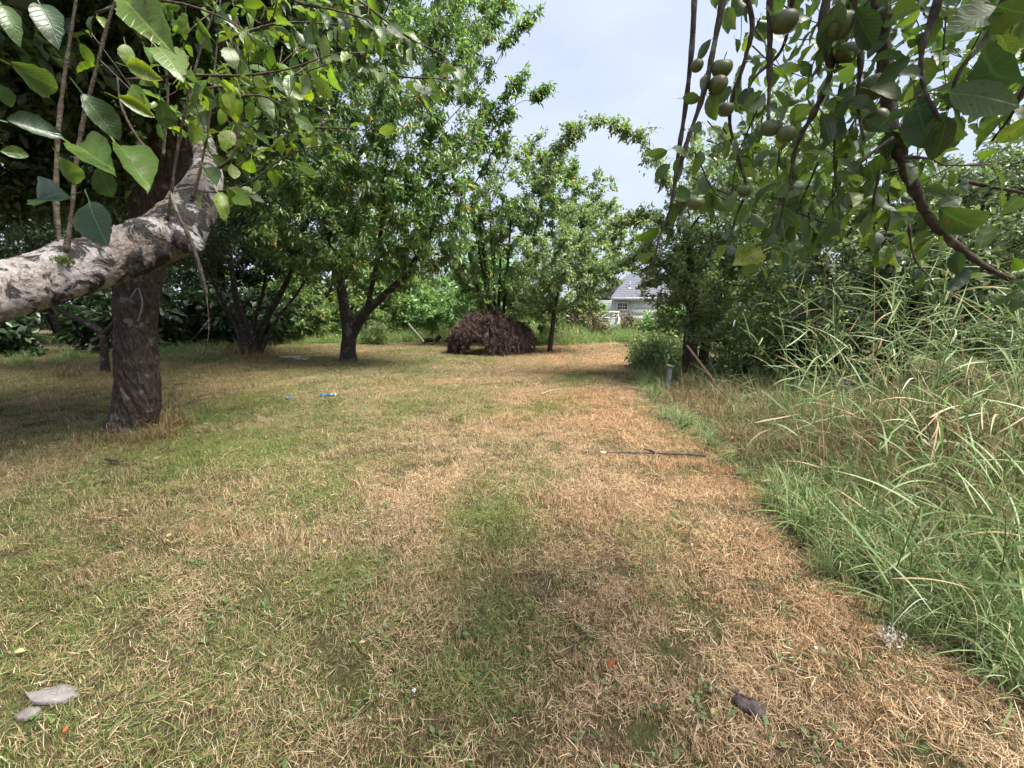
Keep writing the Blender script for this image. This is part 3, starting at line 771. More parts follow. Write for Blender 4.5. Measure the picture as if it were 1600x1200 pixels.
tree('cherry_tree', lab, 'tree', b,
     [(trunk1, [0.27, 0.21, 0.2, 0.15, 0.13, 0.1, 0.07, 0.04], None), (trunk2, [0.15, 0.13, 0.12, 0.1, 0.07, 0.05, 0.03], 0), (trunk3, [0.08, 0.07, 0.06, 0.04, 0.03], 0)],
     [ell(540, 340, 190, 95, Yc - 1, 2.8), ell(480, 170, 190, 170, Yc - 1, 3.0), ell(620, 130, 140, 200, Yc - 1, 2.6), ell(680, 330, 80, 80, Yc - 1.5, 1.3),
      ell(640, 250, 130, 110, Yc - 2, 1.6), ell(560, -60, 240, 130, Yc, 3.0), ell(650, 405, 70, 38, Yc - 1.2, 1.2), ell(560, 415, 90, 40, Yc - 1.5, 1.5)],
     1500, 82000, 0.13, M['leaf_cherry'], M['bark_cherry'], 3, ratio=0.36, spread=0.065, droop=0.75, shell=0.45, extra=shoots, side=(.5, 1, 3, .07), limit=0.09, first=18)

# multi-stem tree left of it
b = G(392, 556); Yd = b[1]
tr_ = [([P(392, 560, Yd), P(388, 535, Yd), P(380, 505, Yd), P(370, 470, Yd), P(362, 420, Yd), P(350, 330, Yd)], [0.26, 0.2, 0.14, 0.1, 0.08, 0.05], None),
       ([P(398, 560, Yd), P(404, 530, Yd), P(412, 505, Yd), P(432, 470, Yd), P(455, 425, Yd), P(480, 350, Yd - .5)], [0.2, 0.14, 0.11, 0.09, 0.07, 0.04], None),
       ([P(385, 560, Yd), P(378, 530, Yd), P(366, 500, Yd), P(350, 475, Yd), P(330, 430, Yd), P(300, 350, Yd)], [0.18, 0.13, 0.09, 0.06, 0.05, 0.03], None),
       ([P(402, 560, Yd - .1), P(396, 530, Yd - .2), P(398, 500, Yd - .3), P(410, 460, Yd - .4), P(420, 400, Yd - .5)], [0.12, 0.09, 0.06, 0.05, 0.03], None),
       ([P(405, 555, Yd), P(418, 525, Yd), P(440, 490, Yd), P(470, 450, Yd), P(500, 400, Yd)], [0.09, 0.06, 0.045, 0.035, 0.02], None)]
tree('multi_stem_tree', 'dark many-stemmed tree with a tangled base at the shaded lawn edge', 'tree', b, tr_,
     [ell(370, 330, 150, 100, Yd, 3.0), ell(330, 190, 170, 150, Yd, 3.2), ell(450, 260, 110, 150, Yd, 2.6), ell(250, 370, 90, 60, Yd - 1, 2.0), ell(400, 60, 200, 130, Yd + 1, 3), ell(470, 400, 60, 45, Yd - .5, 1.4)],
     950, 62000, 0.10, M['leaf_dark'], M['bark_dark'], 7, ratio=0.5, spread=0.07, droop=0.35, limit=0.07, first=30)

# small forked tree further left
b = G(165, 583); Ye = b[1]
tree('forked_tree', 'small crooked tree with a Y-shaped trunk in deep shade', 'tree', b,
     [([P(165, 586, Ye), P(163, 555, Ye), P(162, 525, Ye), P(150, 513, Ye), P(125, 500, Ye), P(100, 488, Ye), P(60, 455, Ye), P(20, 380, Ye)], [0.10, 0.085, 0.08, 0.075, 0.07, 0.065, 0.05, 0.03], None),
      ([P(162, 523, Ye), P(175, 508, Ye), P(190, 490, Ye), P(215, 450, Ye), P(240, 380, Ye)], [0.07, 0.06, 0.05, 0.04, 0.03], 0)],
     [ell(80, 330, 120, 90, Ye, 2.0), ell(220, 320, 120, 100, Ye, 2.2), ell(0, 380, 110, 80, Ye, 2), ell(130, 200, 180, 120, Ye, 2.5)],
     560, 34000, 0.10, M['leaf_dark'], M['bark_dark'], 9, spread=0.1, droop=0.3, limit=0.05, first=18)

# dense many-stemmed tree behind the maple
b = G(775, 545); Yf = b[1] + 1.2
stems = []
for px0, px1, px2 in [(770, 760, 735), (775, 772, 765), (780, 790, 800), (768, 748, 715), (784, 806, 850), (776, 780, 785), (772, 765, 745)]:
    dy = rng.uniform(-.5, .5)
    stems.append(([P(px0, 543, Yf), P((px0 + px1) / 2, 500, Yf + dy), P(px1, 455, Yf + dy), P((px1 + px2) / 2, 390, Yf + dy), P(px2, 310, Yf + dy)], [0.10, 0.08, 0.06, 0.05, 0.03], None))
tree('hazel_tree', 'dense dark green tree with many slim stems rising behind the purple maple', 'tree', (P(775, 543, Yf)), stems,
     [ell(770, 395, 75, 80, Yf, 2.0), ell(800, 310, 85, 80, Yf, 2.2), ell(840, 380, 70, 90, Yf, 2.0), ell(870, 300, 50, 65, Yf + .5, 1.6), ell(735, 380, 45, 60, Yf - .5, 1.3), ell(800, 470, 90, 45, Yf - .3, 1.6), ell(905, 310, 30, 60, Yf, 1.0), ell(845, 255, 42, 45, Yf, 1.2), ell(942, 320, 22, 55, Yf, .8),
      ell(850, 480, 40, 45, Yf, 1.0), ell(810, 500, 75, 28, Yf - .3, 1.2), ell(925, 385, 45, 60, Yf, 1.2)],
     950, 52000, 0.115, M['leaf_mid'], M['bark_dark'], 12, ratio=0.55, spread=0.065, droop=0.3, limit=0.05, first=40)

# apple tree with a slim leaning stem, right of the maple
b = G(858, 552); Yg = b[1]
arch = []
tree('slim_apple_tree', 'apple tree with a slim leaning stem and spreading pale foliage beside the maple', 'tree', b,
     [([P(858, 554, Yg), P(861, 530, Yg), P(864, 505, Yg), P(868, 470, Yg), P(880, 430, Yg), P(900, 390, Yg)], [0.10, 0.085, 0.08, 0.07, 0.06, 0.04], None)],
     [ell(890, 455, 75, 40, Yg, 1.6), ell(930, 410, 60, 50, Yg, 1.5), ell(870, 400, 70, 45, Yg - .5, 1.6), ell(835, 450, 45, 45, Yg, 1.2), ell(930, 345, 55, 45, Yg, 1.2), ell(975, 385, 42, 40, Yg, 1.0)],
     460, 22000, 0.11, M['leaf_apple_pale'], M['bark_dark'], 15, ratio=0.5, spread=0.05, droop=0.15, six=False, limit=0.05, first=12)

# apple tree on the right edge with long arching boughs
b = P(1083, 575, 9.4); Yh = 9.4
archs = [[P(1075, 440, Yh), P(1060, 330, Yh), P(1045, 285, Yh), P(1025, 240, Yh), P(985, 205, Yh), P(940, 188, Yh), P(895, 208, Yh), P(865, 245, Yh), P(850, 300, Yh)],
         [P(1075, 440, Yh), P(1062, 380, Yh), P(1030, 345, Yh), P(1000, 338, Yh), P(960, 350, Yh), P(920, 380, Yh), P(890, 410, Yh), P(870, 440, Yh)],
         [P(1080, 470, Yh), P(1060, 425, Yh), P(1030, 410, Yh), P(990, 405, Yh), P(940, 430, Yh), P(910, 455, Yh)],
         [P(1080, 450, Yh), P(1110, 380, Yh - .5), P(1140, 300, Yh - .8), P(1180, 230, Yh - 1)],
         [P(1080, 450, Yh), P(1160, 400, Yh - .8), P(1230, 370, Yh - 1.5), P(1290, 330, Yh - 2)],
         [P(1085, 450, Yh), P(1090, 360, Yh), P(1080, 270, Yh), P(1090, 200, Yh)]]
def not_road(p): return ~((p[:, 2] < 1.75) & (p[:, 0] < 2.75))
tree('arching_apple_tree', 'old apple tree with long boughs arching out over the lawn edge', 'tree', b,
     [([P(1080, 590, Yh), P(1078, 550, Yh), P(1080, 510, Yh), P(1082, 470, Yh), P(1080, 430, Yh), P(1070, 360, Yh)], [0.2, 0.16, 0.14, 0.12, 0.1, 0.06], None),
      ([P(1098, 590, Yh), P(1100, 550, Yh), P(1110, 500, Yh), P(1130, 450, Yh - .3), P(1160, 400, Yh - .6), P(1190, 350, Yh - 1)], [0.14, 0.1, 0.09, 0.07, 0.05, 0.03], None)],
     [ell(1075, 430, 70, 55, Yh, 1.5), ell(1140, 420, 90, 80, Yh - .5, 1.8), ell(1120, 320, 80, 70, Yh - .5, 1.6), ell(1200, 340, 90, 90, Yh - 1, 1.8), ell(1045, 370, 40, 35, Yh, 1.0), ell(1035, 440, 34, 45, Yh, .8), ell(1020, 405, 30, 30, Yh, .8), ell(1018, 458, 22, 32, Yh, .6), ell(1005, 362, 34, 30, Yh, .8),
      ell(1075, 485, 45, 35, Yh, 1.0), ell(1190, 470, 90, 50, Yh - .8, 1.4), ell(1120, 520, 60, 35, Yh - .5, .9), ell(1180, 230, 100, 70, Yh - 1, 1.6), ell(1290, 240, 80, 80, Yh - 1, 1.5)],
     820, 48000, 0.082, M['leaf_apple_pale'], M['bark_dark'], 18, ratio=0.48, spread=0.05, droop=0.15, extra=archs, limit=0.055, first=10)

# dense apple tree filling the right side behind the reeds
Yi = 6.6
b = P(1400, 600, Yi)
tree('dense_apple_tree', 'low dense apple tree with grey-green leaves behind the tall reeds', 'tree', b,
     [([P(1400, 640, Yi), P(1400, 560, Yi), P(1395, 490, Yi), P(1380, 420, Yi), P(1370, 330, Yi)], [0.17, 0.14, 0.12, 0.09, 0.05], None),
      ([P(1400, 520, Yi), P(1450, 460, Yi), P(1520, 390, Yi), P(1580, 320, Yi)], [0.1, 0.08, 0.06, 0.03], 0),
      ([P(1398, 540, Yi), P(1350, 480, Yi), P(1300, 430, Yi), P(1260, 380, Yi)], [0.09, 0.07, 0.05, 0.03], 0)],
     [ell(1430, 400, 120, 90, Yi, 1.2), ell(1540, 390, 120, 110, Yi, 1.3), ell(1330, 410, 90, 80, Yi, 1.0), ell(1400, 310, 110, 50, Yi + .3, 1.0), ell(1650, 420, 130, 140, Yi, 1.4), ell(1480, 500, 120, 60, Yi - .2, 1.0),
      ell(1590, 520, 110, 70, Yi - .2, 1.0), ell(1300, 500, 60, 50, Yi + .3, .8), ell(1560, 270, 90, 50, Yi + .3, 0.9)],
     950, 62000, 0.07, M['leaf_grey'], M['bark_dark'], 21, ratio=0.5, spread=0.06, droop=0.1, limit=0.05, first=10)

# trees beyond the clearing
bgs = [(-27, 16.5, 11, 4.5, 'leaf_dark', 'broad dark tree at the far shaded end of the clearing behind the thickets'),
       (-20.5, 19.5, 12, 4.2, 'leaf_dark', 'tall dark tree behind the small forked tree'),
       (-15, 21.5, 12.5, 3.8, 'leaf_dark', 'tall dark tree beyond the old apple trunk'),
       (-10.5, 22, 11, 3.6, 'leaf_dark', 'dark round tree behind the many-stemmed tree'),
       (-6.8, 24.5, 9, 3.2, 'leaf_mid', 'green tree seen behind the cherry trunk'),
       (-1.6, 30, 6.2, 2.6, 'leaf_bramble', 'pale green tree far beyond the lawn, next to the grey roof'),
       (11.2, 17, 6.4, 3.0, 'leaf_mid', 'green tree behind the arching apple tree'),
       (15.5, 13.5, 7.0, 3.2, 'leaf_grey', 'grey-green tree behind the dense apple tree'),
       (12.5, 28, 5.6, 1.7, 'leaf_apple_pale', 'pale tree standing beside the white house')]
for i, (x, y, h, r, m, lab) in enumerate(bgs):
    rg = np.random.default_rng(100 + i)
    b = np.array([x, y, 0.0]); tw = rg.normal(0, .3, (4, 2))
    tk = [np.array([x, y, -.1]), np.array([x + tw[0, 0], y + tw[0, 1], h * .25]), np.array([x + tw[1, 0], y + tw[1, 1], h * .5]), np.array([x + tw[2, 0], y + tw[2, 1], h * .8])]
    es = [(np.array([x, y, h * .58]), np.array([r, r * .9, h * .42]))]
    for k in range(6):
        a = rg.uniform(0, 6.28); rr = r * rg.uniform(.4, .65)
        es.append((np.array([x + math.cos(a) * r * .7, y + math.sin(a) * r * .7, h * rg.uniform(.25, .8)]), np.array([rr, rr, rr * rg.uniform(.8, 1.3)])))
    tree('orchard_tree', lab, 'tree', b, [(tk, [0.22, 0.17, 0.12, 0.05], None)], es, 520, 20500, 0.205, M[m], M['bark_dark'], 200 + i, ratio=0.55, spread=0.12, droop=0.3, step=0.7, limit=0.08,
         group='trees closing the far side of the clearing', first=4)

# ------------------------------------------------------------------ bushes and brambles
def bush(name, label, c, rx, ry, h, leaves, llen, mat, seed, cat='bush', group=None, stems=60, ratio=0.6, canes=False):
    rg = np.random.default_rng(seed)
    root = empty(name, (c[0], c[1], 0), label, cat, group)
    sk = Skel(rg)
    sk.path([np.array([c[0], c[1], -.05]), np.array([c[0], c[1], h * .2])], [0.03, 0.02])
    es = [(np.array([c[0], c[1], h * .4]), np.array([rx, ry, h * .6]))]
    for k in range(5):
        a = rg.uniform(0, 6.28); q = rg.uniform(.35, .6)
        es.append((np.array([c[0] + math.cos(a) * rx * .7, c[1] + math.sin(a) * ry * .7, h * rg.uniform(.2, .6)]), np.array([rx * q, ry * q, h * q * .8])))
    T = fill(rg, es, stems * 4, .5); T = T[T[:, 2] > .1]
    sk.grow(T, .4, 0, .7, .2)
    sk.finish(.004, limit=.03)
    tb = sk.tubes(0, 9)
    o = add_mesh('stems', tb[0], tb[1], M['bark_twig'], root); o['kind'] = 'stuff'
    V, Fc = crown_leaves(sk, rg, leaves, llen, ratio, .1, .25, 3)
    o = add_mesh('foliage', V, Fc, mat, root, False, 3); o['kind'] = 'stuff'
    return root

c = G(582, 540); bush('round_shrub', 'small olive shrub close behind the cherry trunk', (c[0], c[1] + .3), .55, .5, 1.0, 5000, .07, M['leaf_mid'], 301, ratio=.4)
bb = [(-22, 17.5, 3.0, 1.6, 2.6, 'leaf_dark', 'dark bramble thicket under the tall trees in deep shade'),
      (-15.5, 19.5, 2.6, 1.5, 2.4, 'leaf_dark', 'dark bramble thicket between old apple trunk and many-stemmed tree'),
      (-10.3, 20.2, 2.4, 1.4, 2.2, 'leaf_mid', 'bramble thicket just behind the many-stemmed tree'),
      (-6.9, 21.0, 2.0, 1.4, 2.3, 'leaf_mid', 'bramble thicket directly behind the cherry trunk'),
      (-3.4, 22.0, 2.4, 1.5, 2.1, 'leaf_bramble', 'pale bramble thicket left of the purple maple'),
      (-5.6, 25.0, 2.4, 1.5, 2.4, 'leaf_bramble', 'light green bramble mound below the grey roof'),
      (3.2, 22.0, 1.6, 1.0, 1.5, 'leaf_mid', 'bramble mound behind the slim apple stem'),
      (8.2, 22.5, 1.3, 1.0, 1.2, 'leaf_bramble', 'scrubby bush in front of the white house wall'),
      (10.0, 19.0, 1.6, 1.2, 2.0, 'leaf_mid', 'scrub behind the arching apple trunk')]
for i, (x, y, rx, ry, h, m, lab) in enumerate(bb):
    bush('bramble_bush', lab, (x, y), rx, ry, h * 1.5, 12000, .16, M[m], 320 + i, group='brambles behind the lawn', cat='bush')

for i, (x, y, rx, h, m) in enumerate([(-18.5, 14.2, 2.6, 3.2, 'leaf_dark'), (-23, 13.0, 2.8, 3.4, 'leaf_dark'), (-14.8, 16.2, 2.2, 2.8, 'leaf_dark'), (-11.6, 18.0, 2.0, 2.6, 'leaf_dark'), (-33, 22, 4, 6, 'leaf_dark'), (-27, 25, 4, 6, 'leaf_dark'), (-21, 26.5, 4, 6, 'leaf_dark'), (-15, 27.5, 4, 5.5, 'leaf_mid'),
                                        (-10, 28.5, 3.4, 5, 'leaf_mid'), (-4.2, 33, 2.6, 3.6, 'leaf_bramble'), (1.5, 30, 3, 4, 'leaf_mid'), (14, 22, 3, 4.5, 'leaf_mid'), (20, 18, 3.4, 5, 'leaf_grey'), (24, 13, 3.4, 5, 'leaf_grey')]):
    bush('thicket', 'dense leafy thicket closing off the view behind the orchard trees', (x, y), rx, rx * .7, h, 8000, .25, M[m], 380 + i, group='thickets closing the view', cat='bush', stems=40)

# shrubs filling the dark hollow on the right bank
for i, (px, py, Y, rx, h, lab, m) in enumerate([(1180, 590, 8.2, .9, 1.7, 'ivy-like leafy shrub under the arching apple tree', 'leaf_mid'), (1030, 560, 10.8, .7, 1.0, 'straggly weeds at the foot of the arching apple tree', 'leaf_apple_pale'),
                                              (1290, 560, 8.0, 1.2, 1.9, 'shaded shrub in the dark hollow behind the reeds', 'leaf_dark')]):
    c = P(px, py, Y); bush('undergrowth_shrub', lab, (c[0], c[1]), rx, rx * .8, h, 6500, .075, M[m], 340 + i, group='shrubs on the bank', cat='bush')

# weeping purple maple
def maple():
    rg = np.random.default_rng(51)
    c = G(758, 556); c = np.array([c[0], c[1] + .9, 0.0])
    W, H = 1.25, 1.42
    root = empty('weeping_maple', tuple(c), 'low weeping maple, a dome of dark purple lacy leaves on the lawn', 'tree')
    mb = MB()
    tk = smooth_path([c + [0, 0, -.05], c + [.06, -.05, .25], c + [-.08, 0, .55], c + [.02, .04, .9], c + [0, 0, 1.15]], 5)
    mb.tube(tk, resample([.13, .10, .08, .05, .03], len(tk)), 9)
    mb.build('trunk', M['bark_dark'], root, True)
    lim = MB(); Vl, Fl = [], []; nv = 0
    B, D = [], []
    for k in range(520):
        az = rg.uniform(0, 2 * np.pi); reach = rg.uniform(.25, 1.0) ** .6
        top = H * max(0.05, 1 - (reach * .9) ** 2) ** .62 * rg.uniform(.86, 1.05)
        lump = mnoise.noise(Vector((math.cos(az) * 2.2, math.sin(az) * 2.2, reach * 3))); top *= (1 + .2 * lump) * (1.12 if k % 9 == 0 else 1)
        rx = W * reach * (1.0 + .16 * lump) * (1.22 if math.cos(az) > 0 else 1.0)
        ex = np.array([math.cos(az) * rx, math.sin(az) * rx * .85, top])
        lowlim = .08 if reach > .6 else top * .5
        # opening under the skirt towards the viewer
        opening = -0.68 < ex[0] < 0.05
        if opening and reach > .35: lowlim = .40 + .5 * (1 - abs(ex[0] + .25) / .37 if abs(ex[0] + .25) < .37 else 0) * .5
        end = np.array([ex[0] * 1.06, ex[1] * 1.06, max(lowlim, top - rg.uniform(.25, 1.1))])
        pts = smooth_path([c + [0, 0, H * .78], c + ex * [.5, .5, 0] + [0, 0, top + .04], c + ex, c + (ex + end) / 2 + [math.cos(az) * .04, math.sin(az) * .04, 0], c + end], 5)
        if k < 110: lim.tube(pts, resample([.014, .009, .005, .003], len(pts)), 4, False)
        m = 105; u = rg.uniform(.35, 1, m) * (len(pts) - 1); i = np.minimum(u.astype(int), len(pts) - 2); f = (u - i)[:, None]
        B.append(pts[i] * (1 - f) + pts[i + 1] * f + rg.normal(0, .045, (m, 3))); D.append(unit(pts[i + 1] - pts[i]) * .6 + rg.normal(0, .7, (m, 3)) + [math.cos(az) * .4, math.sin(az) * .4, -.45])
    lim.build('branches', M['bark_dark'], root, True)['kind'] = 'stuff'
    B = np.concatenate(B); D = np.concatenate(D); B[:, 2] = np.maximum(B[:, 2], .03)
    V, Fc = leaf_arrays(rg, B, D, .12, .11, up=.4)
    add_mesh('crown', V, Fc, M['leaf_maple'], root, False, 3)['kind'] = 'stuff'
maple()

# ------------------------------------------------------------------ near leaves, twigs and bark
def leaf_mesh(name, mat, seed, width=0.30, curl=0.25, fold=0.16, wave=0.02, rows=13):
    r = np.random.default_rng(seed)
    V, Fc = [], []
    for i in range(rows):
        t = i / (rows - 1)
        w = width * (math.sin(math.pi * min(1, t ** 0.98)) ** 0.78) * (1.0 if 0 < i < rows - 1 else 0.05)
        w *= 1 + (0.03 if i % 2 else -0.03)
        z = -curl * t * t + curl * 0.25 * t
        bend = 0.06 * math.sin(t * 3 + seed)
        for sgn in (-1, 0, 1):
            ww = w * (1 + r.normal(0, 0.03))
            V.append([sgn * ww + bend, t, z + (fold * w / width if sgn else 0) + (r.normal(0, wave) if sgn else 0)])
    for i in range(rows - 1):
        for j in range(2):
            a = i * 3 + j; Fc.append((a, a + 1, a + 4, a + 3))
    n = len(V)
    V += [[-.012, -.3, .05], [.012, -.3, .05], [.012, .02, .005], [-.012, .02, .005]]
    Fc.append((n, n + 1, n + 2, n + 3))
    return mesh_from(name, np.array(V), [i for f in Fc for i in f], [len(f) for f in Fc], mat, True)

LM = {}
for key in ('leaf_near_bright', 'leaf_near_dark', 'leaf_near_green', 'leaf_fallen', 'leaf_orange'):
    LM[key] = [leaf_mesh('leaf', M[key], 7 * k + 3, width=[.27, .30, .25, .28, .32][k], curl=[.2, .35, .1, .45, .28][k], fold=[.15, .08, .2, .12, .05][k]) for k in range(5)]

def leaf_obj(parent, base, direc, normal, length, key, rg, name='leaf'):
    d = Vector(unit(direc)); n = Vector(unit(normal)); x = d.cross(n)
    if x.length < 1e-3: x = d.orthogonal()
    x.normalize(); z = x.cross(d)
    rot = Matrix((x, d, z)).transposed().to_4x4()
    o = bpy.data.objects.new(name, LM[key][int(rg.integers(5))]); COL.objects.link(o)
    b = Vector(np.asarray(base) - org(parent))
    o.matrix_local = Matrix.Translation(b) @ rot @ Matrix.Diagonal((length * rg.uniform(.85, 1.1), length, length, 1))
    if parent is not None: o.parent = parent
    return o

def px_leaf(parent, px, py, lpx, ang, Y, key, rg, face=0.75):
    a = R(ang); dx, dy = math.cos(a) * lpx / 2, math.sin(a) * lpx / 2
    dY = rg.uniform(-.12, .12) * lpx / 60 * Y * .5
    b, t = P(px - dx, py - dy, Y - dY / 2), P(px + dx, py + dy, Y + dY / 2)
    n = unit(unit(CAM - b) * face + unit(rg.normal(size=3)) * (1 - face) + np.array([0, 0, .15]))
    return leaf_obj(parent, b, t - b, n, float(np.linalg.norm(t - b)), key, rg)

def px_path(pts, Y, dy=0.0):
    m = len(pts)
    return smooth_path([P(p[0], p[1], (Y[i] if isinstance(Y, (list, tuple)) else Y + dy * i / max(1, m - 1))) for i, p in enumerate(pts)], 6)

def knobbly(rg, pts, rad, amt=.18):
    r = np.asarray(rad) * (1 + amt * rg.normal(size=len(rad))); return np.maximum(r, .0012)

def twig(parent, pts, rad, mat, rg, name='branch', n=6):
    mb = MB(); mb.tube(pts, knobbly(rg, pts, resample(rad, len(pts))), n)
    return mb.build(name, mat, parent, True)

def leafy(parent, pts, rg, every, per, length, keys, droop=.5, start=0.0, spread=1.0):
    seg = np.linalg.norm(np.diff(pts, axis=0), axis=1); cum = np.r_[0, np.cumsum(seg)]; tot = cum[-1]
    s0 = start * tot; made = 0
    while s0 < tot:
        i = min(np.searchsorted(cum, s0), len(pts) - 1); i = max(i, 1)
        f = (s0 - cum[i - 1]) / max(seg[i - 1], 1e-6); p = pts[i - 1] * (1 - f) + pts[i] * f; t = unit(pts[i] - pts[i - 1])
        for k in range(int(rg.integers(per[0], per[1] + 1))):
            d = unit(rg.normal(size=3) * spread + t * .5 + np.array([0, -.1, -droop]))
            n = unit(rg.normal(size=3) * .7 + np.array([0, -.45, .8]))
            ln = length * rg.uniform(.65, 1.2)
            leaf_obj(parent, p + d * ln * .3, d, n, ln, keys[int(rg.integers(len(keys)))], rg); made += 1
        s0 += every * rg.uniform(.6, 1.4)
    return made

def bark_tube(name, pts, rad, mat, parent, sides=40, rows=120, amp=.12, seed=0, freq=7.0, twist=0.0, ridge=0.0, knots=(), plates=0.0):
    pts = np.asarray(pts); u = np.linspace(0, len(pts) - 1, rows); i = np.minimum(u.astype(int), len(pts) - 2); f = (u - i)[:, None]
    pp = pts[i] * (1 - f) + pts[i + 1] * f; rr = np.interp(u, np.linspace(0, len(pts) - 1, len(rad)), rad)
    T, Nn, B = frames(pp); V = np.zeros((rows, sides, 3))
    ln = np.r_[0, np.cumsum(np.linalg.norm(np.diff(pp, axis=0), axis=1))]
    for a in range(rows):
        for k in range(sides):
            th = 2 * math.pi * k / sides
            d = math.cos(th) * Nn[a] + math.sin(th) * B[a]
            q = pp[a] + d * rr[a]
            v = Vector(q * freq + seed)
            h = mnoise.fractal(v, 0.9, 2.1, 5) * .5 + mnoise.noise(v * .35) * .7
            if ridge:
                th2 = th + twist * ln[a]
                rv = Vector((math.cos(th2) * 3.2, math.sin(th2) * 3.2, ln[a] * 1.1 + seed))
                h += ridge * (1 - abs(mnoise.noise(rv)) * 2.2) + ridge * .5 * (1 - abs(mnoise.noise(rv * 2.3)) * 2)
            if plates:
                pv = Vector(q * 26 + seed); dist = mnoise.voronoi(pv)[0]; h -= plates * max(0, 1 - (dist[1] - dist[0]) * 6)
            e = 0
            for kp, kr, kh in knots:
                dd = np.linalg.norm(q - kp) / kr
                if dd < 2.5: e += kh * math.exp(-dd * dd * 1.5)
            V[a, k] = pp[a] + d * (rr[a] * (1 + amp * h) + e)
    idx = np.arange(rows * sides).reshape(rows, sides)
    q = np.stack([idx[:-1], np.roll(idx[:-1], -1, 1), np.roll(idx[1:], -1, 1), idx[1:]], -1).reshape(-1, 4)
    return add_mesh(name, V.reshape(-1, 3), q, mat, parent, True)

